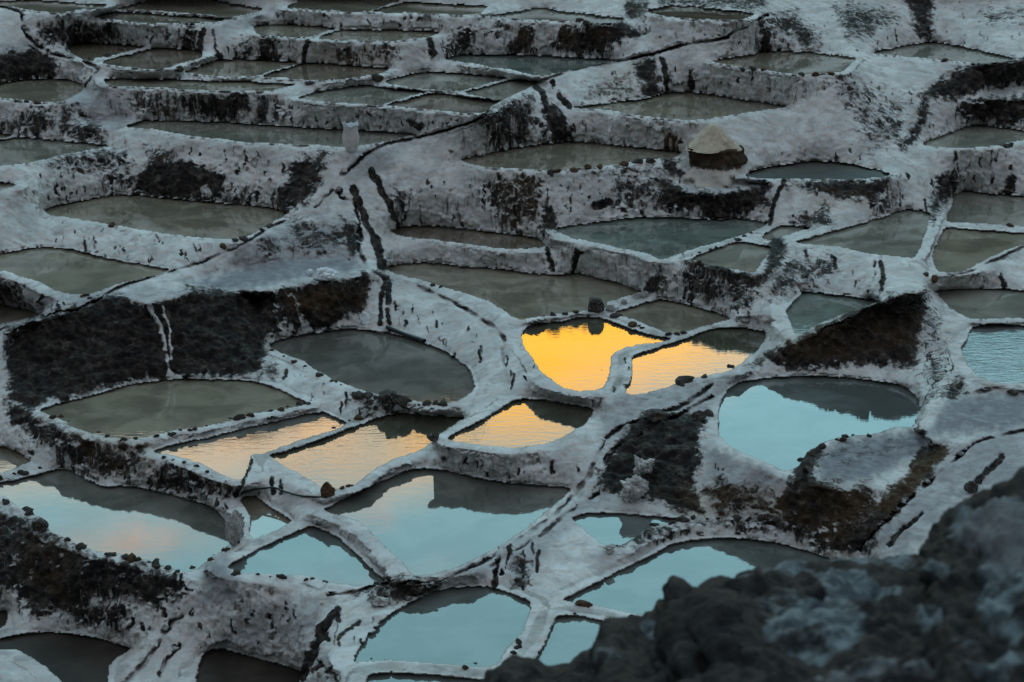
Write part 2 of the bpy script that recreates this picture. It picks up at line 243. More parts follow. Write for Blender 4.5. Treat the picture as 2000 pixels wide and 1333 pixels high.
STROKES = [
(.97,9,[(398,60),(392,85),(388,108)]),(.7,5,[(415,60),(420,95),(430,115)]),(.96,9,[(600,80),(596,100),(592,122)]),(.97,12,[(1045,170),(1058,180),(1066,205)]),(.97,11,[(1080,162),(1090,185),(1112,210)]),
(.95,9,[(1294,118),(1300,150),(1302,186)]),(.7,10,[(1350,140),(1350,172)]),(.97,9,[(1532,352),(1518,385),(1508,408),(1502,436)]),(.7,10,[(1008,370),(1006,440)]),
(.95,7,[(1066,483),(1072,500),(1080,530)]),(.95,8,[(1129,492),(1124,510),(1118,534)]),(.95,15,[(690,370),(702,400),(712,425),(722,450),(735,470)]),(.85,13,[(725,335),(745,372),(762,400),(775,440)]),
(.97,14,[(728,460),(740,490),(745,522)]),(.97,8,[(752,550),(744,590),(742,632)]),(.9,12,[(760,555),(758,590)]),(.9,9,[(755,605),(762,632)]),(.97,15,[(660,1190),(625,1230),(612,1275),(592,1320)]),(.95,9,[(972,1092),(965,1146)]),
(.97,12,[(1900,952),(1930,920),(1957,893)]),(.95,9,[(1735,1065),(1765,1030),(1800,1003)]),(.8,8,[(700,1215),(668,1240),(662,1250)]),(.95,8,[(1255,860),(1235,835),(1250,820)]),
(.95,8,[(1720,510),(1725,545),(1722,565)]),(.9,7,[(1572,490),(1576,500)]),(.9,8,[(1630,505),(1632,525)]),(.93,14,[(1190,395),(1165,400)]),(.9,9,[(1306,268),(1302,294)]),(.85,6,[(1318,272),(1315,294)]),(.85,6,[(1328,278),(1325,296)]),(.75,10,[(800,235),(820,250)]),
(.9,10,[(1955,540),(1962,560)]),(.8,9,[(1930,280),(1975,283)]),(.8,8,[(1868,296),(1866,312)]),(.9,12,[(838,78),(846,108)]),(.6,20,[(1975,350),(1970,375)]),
(.75,14,[(320,1025),(318,1060)]),(.97,8,[(490,898),(478,935),(458,970)]),(.8,7,[(530,935),(535,965)]),(.8,7,[(548,940),(550,965)]),
]
CHANNELS = [  # narrow water channels along the ridges: width px, line
(4,[(1500,30),(1480,40),(1430,65),(1415,75),(1330,90),(1290,102),(1240,115),(1150,130),(1080,150),(1030,170),(960,205),(945,228),(900,245),(820,268),(760,280),(720,300),(690,325),(665,345),(640,380),(615,408)]),
(4,[(665,345),(664,385),(690,395),(700,430),(705,470)]),
(5,[(700,480),(705,500),(720,525),(750,545),(800,555),(850,575),(900,600),(950,630),(975,650),(985,670),(980,690),(990,740),(1000,755)]),
(3,[(560,432),(525,445),(480,475),(430,497),(380,518),(300,540),(230,562),(170,598),(100,615),(0,645)]),
(4,[(0,12),(40,25),(45,55),(60,78),(100,105),(160,120),(190,135),(175,160),(166,172)]),
(7,[(1390,752),(1330,795),(1290,808),(1230,830),(1190,850),(1170,885),(1150,930),(1125,960),(1090,1000),(1050,1030),(1000,1065),(940,1100),(865,1130)]),
(5,[(1170,965),(1100,1010),(1060,1045),(1000,1080),(960,1105)]),
(6,[(375,1200),(335,1212),(315,1250),(285,1290),(235,1340)]),
(5,[(350,1260),(325,1290),(310,1320)]),
(4,[(860,1135),(760,1140),(700,1155),(640,1163)]),
(4,[(2060,455),(2000,482),(1940,510),(1890,532),(1820,548)]),
(4,[(2000,745),(1930,762),(1880,772)]),
(4,[(1680,1075),(1760,990),(1860,905),(1905,865),(1960,850),(2060,830)]),
(6,[(1255,850),(1200,880),(1180,905)]),(6,[(1390,775),(1330,810),(1300,825)]),
]
LIGHT = [  # clean salt inside dark ground: strokes
(.9,9,[(292,600),(315,640),(322,680),(336,742)]),(.9,7,[(318,598),(332,640),(334,700)]),(.6,14,[(570,580),(600,640)]),(.7,22,[(400,372),(405,378)]),
(.95,30,[(1400,880),(1450,915),(1520,945)]),(.8,26,[(1400,800),(1400,870)]),
(.8,12,[(1090,165),(1080,185),(1100,210),(1115,235)]),(.5,26,[(540,600),(560,640)]),
]
BROWN = [
(1,[(1294,262),(1332,265),(1330,300),(1296,300)]),(.9,[(1030,50),(1036,104),(1006,102),(1010,55)]),(.8,[(680,600),(715,560),(700,610)]),(.7,[(1395,950),(1540,950),(1540,1010),(1400,1012)]),(.6,[(1560,940),(1700,950),(1700,1040),(1560,1040)]),  # ochre / rust tint patches
(.8,[(1090,60),(1120,55),(1125,85),(1095,82)]),(.7,[(1160,60),(1190,60),(1185,90),(1150,85)]),(.6,[(600,95),(770,100),(765,130),(640,128)]),(.7,[(1240,8),(1262,8),(1260,22),(1240,24)]),
(.6,[(1345,285),(1455,285),(1460,340),(1345,335)]),(.7,[(560,570),(700,560),(710,600),(640,615),(560,600)]),(.8,[(1600,1050),(1700,1000),(1790,900),(1850,868),(1850,890),(1740,1010),(1650,1078)]),
(.5,[(1560,370),(1700,375),(1690,400),(1590,415)]),(.5,[(1165,130),(1240,130),(1240,190),(1165,190)]),(.6,[(10,50),(35,42),(32,60),(5,60)]),(.6,[(325,210),(345,210),(342,224),(328,224)]),
(.5,[(980,340),(1060,340),(1050,450),(980,450)]),(.7,[(1320,955),(1400,945),(1420,1010),(1330,1005)]),(.6,[(1390,950),(1500,950),(1500,1000),(1400,1005)]),(.5,[(40,1040),(130,1060),(130,1170),(50,1130)]),
(.5,[(130,820),(310,860),(300,930),(180,920)]),(.5,[(1520,660),(1800,600),(1800,700),(1540,700)]),
]
DAMP = [
(.6,[(1380,870),(1450,900),(1560,940),(1600,1040),(1380,1010)]),(.5,[(1170,780),(1400,740),(1440,720),(1380,800),(1240,815),(1170,900)]),(.4,[(480,1190),(640,1170),(600,1260),(420,1260)]),  # damp violet-grey ground: ledges, paths
(.9,[(360,552),(480,518),(560,500),(700,500),(712,525),(640,540),(560,550),(500,565),(420,572)]),(.55,[(520,450),(690,420),(700,500),(560,505),(440,520)]),
(.95,[(1590,900),(1640,858),(1750,846),(1820,840),(1815,865),(1780,895),(1700,940),(1610,945)]),(.9,[(1815,850),(1850,785),(1900,770),(2120,755),(2120,810),(1960,845)]),
(.55,[(1680,1080),(1770,980),(1860,880),(1960,830),(2120,790),(2120,950),(1900,960),(1760,1080)]),(.8,[(160,225),(255,230),(232,247),(185,247)]),(.5,[(110,170),(250,165),(250,230),(130,230)]),
(.7,[(1335,350),(1400,356),(1500,350),(1440,370),(1340,366)]),(.6,[(0,85),(60,70),(80,95),(0,110)]),(.5,[(440,45),(520,25),(520,55),(410,60)]),(.7,[(400,1100),(440,1080),(470,1180),(380,1190)]),
(.5,[(0,580),(250,560),(360,560),(480,540),(500,575),(240,582),(60,625),(0,650)]),(.45,[(850,1140),(1000,1060),(1160,960),(1400,740),(1480,720),(1200,960),(1020,1120)]),(.5,[(690,290),(800,275),(760,330),(680,370)]),
]
DASHES = [  # short drip marks where the crust has run off the wall faces: count, area
(24,[(760,560),(960,655),(925,720),(760,640)]),(16,[(540,690),(690,770),(720,810),(560,765)]),(38,[(100,425),(440,475),(340,522),(90,480)]),(44,[(250,285),(680,290),(600,400),(440,395),(250,350)]),
(18,[(0,205),(110,210),(110,260),(0,260)]),(22,[(30,320),(250,290),(240,380),(100,400)]),(14,[(0,540),(150,585),(80,612),(0,590)]),(30,[(220,45),(390,50),(390,95),(230,82)]),(22,[(430,60),(600,78),(580,120),(430,112)]),
(28,[(510,20),(700,30),(860,35),(850,60),(620,55),(510,48)]),(16,[(610,85),(760,90),(760,125),(610,125)]),(30,[(560,195),(940,225),(900,245),(820,260),(560,240)]),(28,[(1090,160),(1380,110),(1350,180),(1130,205)]),
(28,[(950,240),(1070,190),(1110,275),(920,305)]),(6,[(1390,130),(1540,150),(1540,200),(1360,180)]),(48,[(1520,20),(1800,20),(1800,100),(1680,110),(1520,98)]),(18,[(1840,0),(2000,10),(2000,100),(1840,80)]),
(30,[(1650,150),(1790,170),(1740,320),(1600,300)]),(30,[(780,330),(1080,345),(1060,450),(800,435)]),(28,[(1090,345),(1330,345),(1300,420),(1090,435)]),(24,[(1340,530),(1480,560),(1480,620),(1330,590)]),
(16,[(1540,490),(1780,515),(1700,570),(1540,570)]),(34,[(310,900),(460,945),(440,990),(280,950)]),(32,[(60,830),(280,880),(270,940),(60,900)]),(36,[(100,1070),(360,1125),(370,1190),(200,1180)]),
(18,[(200,1200),(600,1170),(560,1270),(250,1240)]),(16,[(960,1060),(1070,1060),(1030,1150),(975,1140)]),(30,[(1800,620),(1870,690),(1860,770),(1800,760)]),(16,[(1860,295),(2000,290),(2000,370),(1880,365)]),
(10,[(1740,300),(1840,300),(1820,400),(1740,400)]),(30,[(870,50),(1000,60),(1200,100),(900,105)]),(10,[(1290,60),(1420,50),(1400,75),(1200,110)]),(10,[(840,880),(1140,900),(1130,945),(900,915)]),(14,[(1390,880),(1540,930),(1500,960),(1390,920)]),
(10,[(1010,640),(1060,740),(1000,745),(985,700)]),(8,[(1180,690),(1235,700),(1225,760),(1185,760)]),(14,[(620,1190),(740,1190),(680,1300),(610,1300)]),
]
# ================================================================ survey -> metres
CP, SP = math.cos(PHI), math.sin(PHI)
def ray(u, v):
    up = (np.asarray(u, float)-1000)/FPX; vp = (666.5-np.asarray(v, float))/FPX
    return up, CP+vp*SP, -SP+vp*CP
def at(u, v, z):
    """world point where the sight line of photo pixel (u, v) meets level z"""
    x, y, w = ray(u, v); s = z/w
    return x*s, y*s
def kk(u, v):
    x, y, w = ray(u, v); return y/-w
def inside(poly, U, V):
    r = np.zeros(U.shape, bool); n = len(poly)
    for i in range(n):
        x1, y1 = poly[i]; x2, y2 = poly[(i+1) % n]
        if y1 == y2: continue
        r ^= ((y1 > V) != (y2 > V)) & (U < (x2-x1)*(V-y1)/(y2-y1)+x1)
    return r
def segdist(P, U, V, closed):
    """distance to a polyline (in the units given), U V flat arrays"""
    n = len(P); best = np.full(U.shape, 1e18)
    for i in range(n if closed else n-1):
        x1, y1 = P[i]; x2, y2 = P[(i+1) % n]
        dx, dy = x2-x1, y2-y1; L = dx*dx+dy*dy+1e-12
        t = np.clip(((U-x1)*dx+(V-y1)*dy)/L, 0, 1)
        best = np.minimum(best, (U-x1-t*dx)**2+(V-y1-t*dy)**2)
    return np.sqrt(best)
def catmull(P, k, closed=True):
    P = np.array(P, float); n = len(P); out = []
    rng = range(n) if closed else range(n-1)
    for i in rng:
        if closed: a, b, c, d = P[i-1], P[i], P[(i+1) % n], P[(i+2) % n]
        else: a, b, c, d = P[max(i-1, 0)], P[i], P[i+1], P[min(i+2, n-1)]
        for j in range(k):
            t = j/k
            q = .5*((2*b)+(c-a)*t+(2*a-5*b+4*c-d)*t*t+(3*b-a-3*c+d)*t**3)
            lin = b+(c-b)*t
            out.append(q*.8+lin*.2)
    if not closed: out.append(P[-1])
    return np.array(out)

_rs = np.random.RandomState(11); _perm = _rs.permutation(4096); _val = _rs.rand(4096)
def vnoise(x, y, z):
    xi = np.floor(x).astype(np.int64); yi = np.floor(y).astype(np.int64); zi = np.floor(z).astype(np.int64)
    fx = x-xi; fy = y-yi; fz = z-zi
    fx = fx*fx*(3-2*fx); fy = fy*fy*(3-2*fy); fz = fz*fz*(3-2*fz)
    def h(a, b, c): return _val[_perm[(_perm[(_perm[a & 4095]+b) & 4095]+c) & 4095]]
    c00 = h(xi, yi, zi)*(1-fx)+h(xi+1, yi, zi)*fx; c10 = h(xi, yi+1, zi)*(1-fx)+h(xi+1, yi+1, zi)*fx
    c01 = h(xi, yi, zi+1)*(1-fx)+h(xi+1, yi, zi+1)*fx; c11 = h(xi, yi+1, zi+1)*(1-fx)+h(xi+1, yi+1, zi+1)*fx
    return ((c00*(1-fy)+c10*fy)*(1-fz)+(c01*(1-fy)+c11*fy)*fz)*2-1
def fbm(x, y, z, oct=3, g=.5):
    s = 0; a = 1; f = 1
    for o in range(oct):
        s = s+a*vnoise(x*f+o*17.3, y*f+o*5.1, z*f+o*9.7); a *= g; f *= 2.03
    return s

# ---------------------------------------------------------------- levels of ponds and ledges
SITES = {**PONDS, **FLATS}; names = list(SITES); NI = {n: i for i, n in enumerate(names)}
def solve_levels():
    """each pond is held up by its front wall: its level follows from where that wall's foot stands"""
    us = np.arange(-60, 2061, 4); vs = np.arange(-20, 1402, 1); U, V = np.meshgrid(us, vs)
    L = -np.ones(U.shape, int)
    for i, n in enumerate(names): L[inside(SITES[n], U, V)] = i
    pairs = {}
    for c in range(L.shape[1]):
        col = L[:, c]; idx = np.nonzero(col >= 0)[0]
        if len(idx) < 2: continue
        j = np.nonzero(np.diff(col[idx]))[0]
        for q in j: pairs.setdefault((col[idx[q]], col[idx[q+1]]), []).append((us[c], vs[idx[q]], vs[idx[q+1]]))
    rows, rhs = [], []; N = len(names)
    for (a, b), lst in pairs.items():
        lst = np.array(lst, float); g = lst[:, 2]-lst[:, 1]
        l = lst[g <= np.percentile(g, 60)+1].mean(0); gap = l[2]-l[1]
        if len(lst) < 4 or gap > 190: continue
        ka, kb = kk(l[0], l[1]), kk(l[0], l[2]); w = math.sqrt(len(lst))/(1+gap/60.)
        row = np.zeros(N); row[a] += ka+BATTER; row[b] -= kb+BATTER
        rows.append(row*w/ka); rhs.append(.42*w/ka)
    for a, b in SAME:
        row = np.zeros(N); row[NI[a]] = 20; row[NI[b]] = -20; rows.append(row); rhs.append(0)
    for a, b, o_ in STEPS:
        row = np.zeros(N); row[NI[a]] = 12; row[NI[b]] = -12; rows.append(row); rhs.append(-12*o_)
    row = np.zeros(N); row[NI['c7']] = 100; rows.append(row); rhs.append(100*50/kk(690, 270))
    h = np.linalg.lstsq(np.array(rows), np.array(rhs), rcond=None)[0]
    return {n: -h[i] for i, n in enumerate(names)}
BATTER = .48
SAME = [('b5','b6'),('b7','b8'),('a4','a5'),('a6','a7'),('b1','b2'),('e2','e3'),('e3','e4'),('e8','e9'),('f7','f8'),('e6','e7'),('d8','d9'),('g8','g9'),('a8','a9'),('f2','f1')]
# low dikes whose reflection shows how small the step is: (upper, lower, metres)
STEPS = [('g1','g8',.25),('g1','g3',.2),('g6','g7',.18),('g8','g9',.0),('e6','e8',.10),('f5','f7',.16),('e8','f9',.25),('e9','f4',.15),('g1','g6',.05),('f6','f8',.3),('c6','e5',1.66)]
LEVEL = solve_levels()
for n_ in ('e6','e7','e8','e9'): LEVEL[n_] += .05
LEVEL['e7'] -= .10; LEVEL['e6'] -= .03
LEVEL['d4'] = max(LEVEL['d4'], LEVEL['f5']+1.55)
LEVEL['platform'] = LEVEL['f4']+.15

# ---------------------------------------------------------------- relief of the terraces
STEP = 2
US = np.arange(-240, 2241, STEP, dtype=float); VS = np.arange(-90, 1481, STEP, dtype=float)
GU, GV = np.meshgrid(US, VS); H, W = GU.shape
wob_u = 1.6*fbm(GU/9, GV/7, GV*0, 2); wob_v = 1.2*fbm(GU/9+50, GV/7, GV*0, 2)
def window(P, pad):
    P = np.array(P, float)
    j0 = max(0, int((P[:, 0].min()-pad-US[0])//STEP)); j1 = min(W, int((P[:, 0].max()+pad-US[0])//STEP)+2)
    i0 = max(0, int((P[:, 1].min()-pad-VS[0])//STEP)); i1 = min(H, int((P[:, 1].max()+pad-VS[0])//STEP)+2)
    return slice(i0, i1), slice(j0, j1)

sst_ = lambda x: x*x*(3-2*x)
SHORE = {n: catmull(P, 5) for n, P in SITES.items()}
fix = np.zeros((H, W), bool); Z = np.full((H, W), -11.0); SD = {}
for n in names:
    zi = LEVEL[n]; win = window(SHORE[n], 75)
    gu = GU[win]+wob_u[win]; gv = GV[win]+wob_v[win]
    ins = inside(SHORE[n], gu, gv)
    X, Y = at(gu, gv, zi); px, py = at(SHORE[n][:, 0], SHORE[n][:, 1], zi)
    d = segdist(list(zip(px, py)), X, Y, True); d[ins] *= -1
    SD[n] = (win, d, zi)
    fix[win] |= ins; Z[win][ins] = zi
# guide levels where bare ground lies between the sites
def relax(Z, fix, it):
    for _ in range(it):
        A = Z.copy()
        A[1:-1, 1:-1] = .25*(Z[:-2, 1:-1]+Z[2:, 1:-1]+Z[1:-1, :-2]+Z[1:-1, 2:])
        A[0] = A[1]; A[-1] = A[-2]; A[:, 0] = A[:, 1]; A[:, -1] = A[:, -2]
        Z = np.where(fix, Z, A)
    return Z
def solve(Z, fix):
    lev = [(Z, fix)]
    for s in (2, 4, 8, 16):
        a = Z[::s, ::s].copy(); f = fix[::s, ::s].copy(); lev.append((a, f))
    cur = None
    for a, f in reversed(lev):
        if cur is not None:
            up = np.repeat(np.repeat(cur, 2, 0), 2, 1)
            up = np.pad(up, ((0, max(0, a.shape[0]-up.shape[0])), (0, max(0, a.shape[1]-up.shape[1]))), mode='edge')[:a.shape[0], :a.shape[1]]
            a = np.where(f, a, up)
        else: a = np.where(f, a, a[f].mean())
        cur = relax(a, f, 500 if a.size < 30000 else (150 if a.size < 400000 else 60))
    return cur
GUIDES = [  # crest lines of the dark banks
 ([(u_, v_, LEVEL['f5']+h_) for u_, v_, h_ in [(15,645,1.2),(60,628,1.35),(130,612,1.5),(190,583,1.6),(240,578,1.62),(290,592,1.6),(360,572,1.6),(400,565,1.55),(480,572,1.2),(508,592,.8)]]),
 ([(1432,630,LEVEL['e9']+.12),(1470,634,LEVEL['e9']+.12),(1500,636,LEVEL['e9']+.15),(1515,625,LEVEL['f1']+.05)]),
 ([(1440,618,LEVEL['e9']+.3),(1490,618,LEVEL['e9']+.35)]),
 ([(u_, v_, LEVEL['f4']+h_) for u_, v_, h_ in [(1475,712,.25),(1520,684,.55),(1600,643,1.0),(1680,604,1.4),(1760,574,1.65),(1805,568,1.65)]]),
]
for Gd in GUIDES:
    Gd = np.array(Gd, float)
    for a, b in zip(Gd[:-1], Gd[1:]):
        for t in np.linspace(0, 1, 40):
            u_, v_, z_ = a+(b-a)*t; i_ = int(round((v_-VS[0])/STEP)); j_ = int(round((u_-US[0])/STEP))
            if not fix[i_, j_]: Z[i_, j_] = z_; fix[i_, j_] = True
# the far edge and the near edge of the survey
zt = -6.1; Z[0] = zt; fix[0] = True
Z[-1] = np.interp(US, [-240, 0, 400, 1000, 2240], [-17.2, -17.2, -16.9, -15.6, -14.6]); fix[-1] = True
Z0 = solve(Z, fix)
RIM = .35
fix2 = fix.copy(); Z1 = Z0.copy(); rim_of = np.full((H, W), -1, np.int16)
rimh = .06+.02*fbm(GU/23, GV/15, GV*0+4, 2)
for n in names:
    win, d, zi = SD[n]
    rw = RIM*(1+.25*fbm(GU[win]/40, GV[win]/30, GV[win]*0+NI[n], 2))
    if n in FLATS: hh = .02+0*d
    else: hh = rimh[win]*(1-.5*np.clip(d/rw, 0, 1)**3)
    cand = zi+hh
    m = (d > 0) & (d < rw) & (cand > Z0[win]+.02) & ~fix[win] & (cand > Z1[win]-1e-6)
    Z1[win][m] = cand[m]; fix2[win] |= m; rim_of[win][m] = NI[n]
Z2 = solve(Z1, fix2)
Z2 = np.where(fix2, Z1, Z2)
# soften creases outside the water
pond = np.zeros((H, W), bool)
for n in PONDS:
    win, d, zi = SD[n]; pond[win] |= d <= 0
for _ in range(2):
    A = Z2.copy(); A[1:-1, 1:-1] = .5*Z2[1:-1, 1:-1]+.125*(Z2[:-2, 1:-1]+Z2[2:, 1:-1]+Z2[1:-1, :-2]+Z2[1:-1, 2:])
    nb = pond.copy(); nb[1:] |= pond[:-1]; nb[:-1] |= pond[1:]
    Z2 = np.where(nb, Z2, A)
# ground that lies level with a rim runs into it without a step; only real walls keep their edge
out = np.full((H, W), 9.0)
for n in PONDS:
    win, d, zi = SD[n]; out[win] = np.minimum(out[win], np.where(d > 0, d, 0))
soft = np.clip((out-.10)/.12, 0, 1)
_x, _y, _w = ray(GU, GV); pxm = FPX/np.maximum(Z2/_w, 5)
S = Z2.copy()
for _ in range(14):
    A = S.copy(); A[1:-1, 1:-1] = .5*S[1:-1, 1:-1]+.125*(S[:-2, 1:-1]+S[2:, 1:-1]+S[1:-1, :-2]+S[1:-1, 2:]); S = np.where(out < .08, Z2, A)
gs = np.hypot(np.gradient(S, axis=0), np.gradient(S, axis=1))/STEP*pxm
soft *= 1-sst_(np.clip((gs-.5)/.3, 0, 1))
Z2 = Z2+(S-Z2)*soft

# ---------------------------------------------------------------- marks painted by hand: mud, channels, clean salt, ochre
wu = GU+6*fbm(GU/14, GV/12, GV*0+2, 3); wv = GV+7*fbm(GU/11+9, GV/16, GV*0+7, 3)
mud = np.zeros((H, W)); tint = np.zeros((H, W)); wet = np.zeros((H, W)); chan = np.zeros((H, W))
sst = lambda x: x*x*(3-2*x)
def paint(arr, P, s, soft, closed, width=0):
    win = window(P, soft+width+18); k_ = 1.0 if closed else .33
    u = GU[win]+(wu[win]-GU[win])*k_; v = GV[win]+(wv[win]-GV[win])*k_
    d = segdist(P, u, v, closed)
    if closed: d = np.where(inside(P, u, v), -d, d)
    else: d = d-width/2
    m = s*sst(np.clip(.5-d/(2*soft), 0, 1)); arr[win] = np.maximum(arr[win], m)
for s, P in MUD: paint(mud, P, s, 21 if s > .8 else 26, True)
for s, w_, P in STROKES: paint(mud, P, s, 4.5, False, w_)
for s, P in BROWN: paint(tint, P, s, 14, True)
rsd = np.random.RandomState(5)
for cnt, P in DASHES:
    P_ = np.array(P, float); lo, hi = P_.min(0), P_.max(0); k_ = 0
    while k_ < cnt:
        q_ = rsd.uniform(lo, hi)
        if not inside(P, np.array([q_[0]]), np.array([q_[1]]))[0]: continue
        k_ += 1; sc_ = .6+q_[1]/1100.; ln = rsd.lognormal(1.9, .55)*sc_; lean = rsd.normal()*.18
        mid = q_+np.array([rsd.normal()*1.5, ln*.5]); C_ = [tuple(q_), tuple(mid), (q_[0]+lean*ln, q_[1]+ln)]
        paint(mud, C_, rsd.uniform(.45, .97), 3.0, False, rsd.uniform(1.0, 4.6)*sc_)
light = np.zeros((H, W))
for s, w_, P in LIGHT: paint(light, P, s, 4, False, w_)
mud *= 1-light
damp = np.zeros((H, W))
for s, P in DAMP: paint(damp, P, s, 16, True)
for w_, P in CHANNELS:
    C = catmull(P, 4, False); win = window(C, 14); d = segdist(C, GU[win]+wob_u[win], GV[win]+wob_v[win], False)
    c = sst(np.clip(1.25-d/(w_*.5+1), 0, 1)); chan[win] = np.maximum(chan[win], c)
gapn = fbm(GU/30, GV/24, GV*0+31, 2)
chan *= np.clip(.7+gapn*1.1, .08, 1)
chan[pond] = 0

# ---------------------------------------------------------------- lift into the world
sloped = Z2-.10*chan
bed = np.zeros((H, W))
for n in PONDS:
    win, d, zi = SD[n]; m = d <= 0
    sloped[win][m] = zi-.02-np.clip(-d[m]*.5, 0, .16)
x, y, w = ray(GU, GV); s = sloped/w
PX, PY, PZ = x*s, y*s, sloped.copy()
def normals(PX, PY, PZ):
    def g(a, ax): return np.gradient(a, axis=ax)
    ax_, ay, az_ = g(PX, 1), g(PY, 1), g(PZ, 1); bx, by, bz = g(PX, 0), g(PY, 0), g(PZ, 0)
    nx = by*az_-bz*ay; ny = bz*ax_-bx*az_; nz = bx*ay-by*ax_
    L = np.sqrt(nx*nx+ny*ny+nz*nz)+1e-12
    sg = np.where(nz/L < 0, -1, 1)
    return nx/L*sg, ny/L*sg, nz/L*sg
def blur(a, k):
    for _ in range(k):
        b = np.pad(a, 1, mode='edge'); a = (b[:-2, 1:-1]+b[2:, 1:-1]+b[1:-1, :-2]+b[1:-1, 2:]+4*a)/8
    return a
NX, NY, NZ = normals(blur(PX, 6), blur(PY, 6), blur(PZ, 6))
steep = np.clip(1-NZ*1.15, 0, 1)
lump = fbm(PX*1.6, PY*1.6, PZ*2.2, 3)                       # bulges of salt crust
flute = fbm(PX*5.5, PY*5.5, PZ*.9, 3)                          # vertical runs down the walls
crumb = fbm(PX*9+40, PY*9, PZ*9, 3, .6)
free = np.ones((H, W))
for n in PONDS:
    win, d, zi = SD[n]; free[win] = np.minimum(free[win], np.clip(.25+d/.25, .12, 1))
mudc = np.clip(mud, 0, 1)
bead = fbm(PX*4.3+7, PY*4.3, PZ*4.3, 2)
clod = fbm(PX*2.7+70, PY*2.7, PZ*2.7, 3, .6)
amp = free*(steep*(.08*lump+.085*flute)+(.010+.036*steep+.034*mudc)*crumb+.03*lump+.012*bead+.11*mudc*clod-.03*mudc*steep)
amp = np.clip(amp, -.16, .16)
PX = PX+NX*amp; PY = PY+NY*amp; PZ = PZ+NZ*amp*.8
# olive film where walls stand in the brine
for n in PONDS:
    win, d, zi = SD[n]; m = (d > -.3) & (d < .35)
    hgt = PZ[win]-zi; wv_ = np.exp(-np.clip(hgt, 0, 9)/.05)*(rim_of[win] != NI[n])*m*(d > -.3)
    wet[win] = np.maximum(wet[win], np.clip(wv_, 0, 1))

# ---------------------------------------------------------------- who owns which patch of ground
own = np.full((H, W), -1, np.int16); best = np.full((H, W), 1e9)
for n in PONDS:
    win, d, zi = SD[n]
    dz = Z2[win]-zi
    dd = np.where((dz < .09), np.clip(d, 0, 9)-np.clip(-dz, 0, 3)*.25, 1e9)
    dd = np.where((d > 1.25), 1e9, dd)
    b = best[win]; m = dd < b; b[m] = dd[m]; own[win][m] = NI[n]
own = np.where(rim_of >= 0, rim_of, own)
for n in FLATS: own[own == NI[n]] = -1
REGIONS = [  # banks and outcrops that belong to no pond
('earth_bank', 'dark bare earth slope with ragged crest rising behind the round turquoise pond on the right', 'bank', [(1455,722),(1460,700),(1520,668),(1600,628),(1680,590),(1755,562),(1810,560),(1848,605),(1860,660),(1852,740),(1830,790),(1800,795),(1797,770),(1760,752),(1650,736),(1500,737)]),
('earth_bank', 'black earth bank with pale streaks above the dark pond on the far left', 'bank', [(12,640),(60,622),(130,606),(190,575),(250,570),(340,590),(440,578),(512,580),(530,660),(512,745),(420,740),(350,739),(250,751),(130,783),(80,800),(55,850),(15,830)]),
('earth_bank', 'dark earth bank under the violet salt bed with the white heap', 'bank', [(520,580),(620,545),(712,522),(728,560),(730,620),(690,640),(580,653),(530,668)]),
('earth_mound', 'dark earth mound beside the channel with crusted white lumps lying on it', 'mound', [(1160,960),(1160,920),(1210,845),(1250,808),(1340,798),(1395,815),(1398,880),(1380,1008),(1320,1010),(1200,990)]),
('earth_mound', 'flat-topped earth platform jutting out in front of the round turquoise pond', 'mound', [(1400,1012),(1390,940),(1500,945),(1562,914),(1575,885),(1612,864),(1700,849),(1790,835),(1830,850),(1850,868),(1845,900),(1780,965),(1740,1010),(1685,1080),(1640,1082),(1560,1040)]),
('earth_bank', 'black diagonal earth bank at the upper right corner under the far pond', 'bank', [(1740,300),(1760,230),(1790,180),(1830,150),(1905,122),(2000,108),(2160,90),(2160,250),(1960,245),(1850,262),(1800,285)]),
]
region = np.full((H, W), -1, np.int16)
for r, (_, _, _, P) in enumerate(REGIONS):
    m = inside(P, wu, wv) & ~pond; region[m] = r
own[region >= 0] = -1
# ================================================================ materials
def principled(name, rough=.9, spec=.3):
    m = bpy.data.materials.new(name); m.use_nodes = True; T = NT(m.node_tree); T.n.clear()
    p = T.new('ShaderNodeBsdfPrincipled'); o = T.new('ShaderNodeOutputMaterial'); T.l.new(p.outputs[0], o.inputs[0])
    p.inputs['Roughness'].default_value = rough; p.inputs['Specular IOR Level'].default_value = spec
    return m, T, p
def attr(T, name):
    a = T.new('ShaderNodeAttribute'); a.attribute_name = name; return a.outputs['Fac']
def bump(T, p, h, dist, strength=1.0):
    b = T.new('ShaderNodeBump'); b.inputs['Distance'].default_value = dist; T.put(b.inputs['Strength'], strength)
    T.put(b.inputs['Height'], h); T.l.new(b.outputs[0], p.inputs['Normal'])

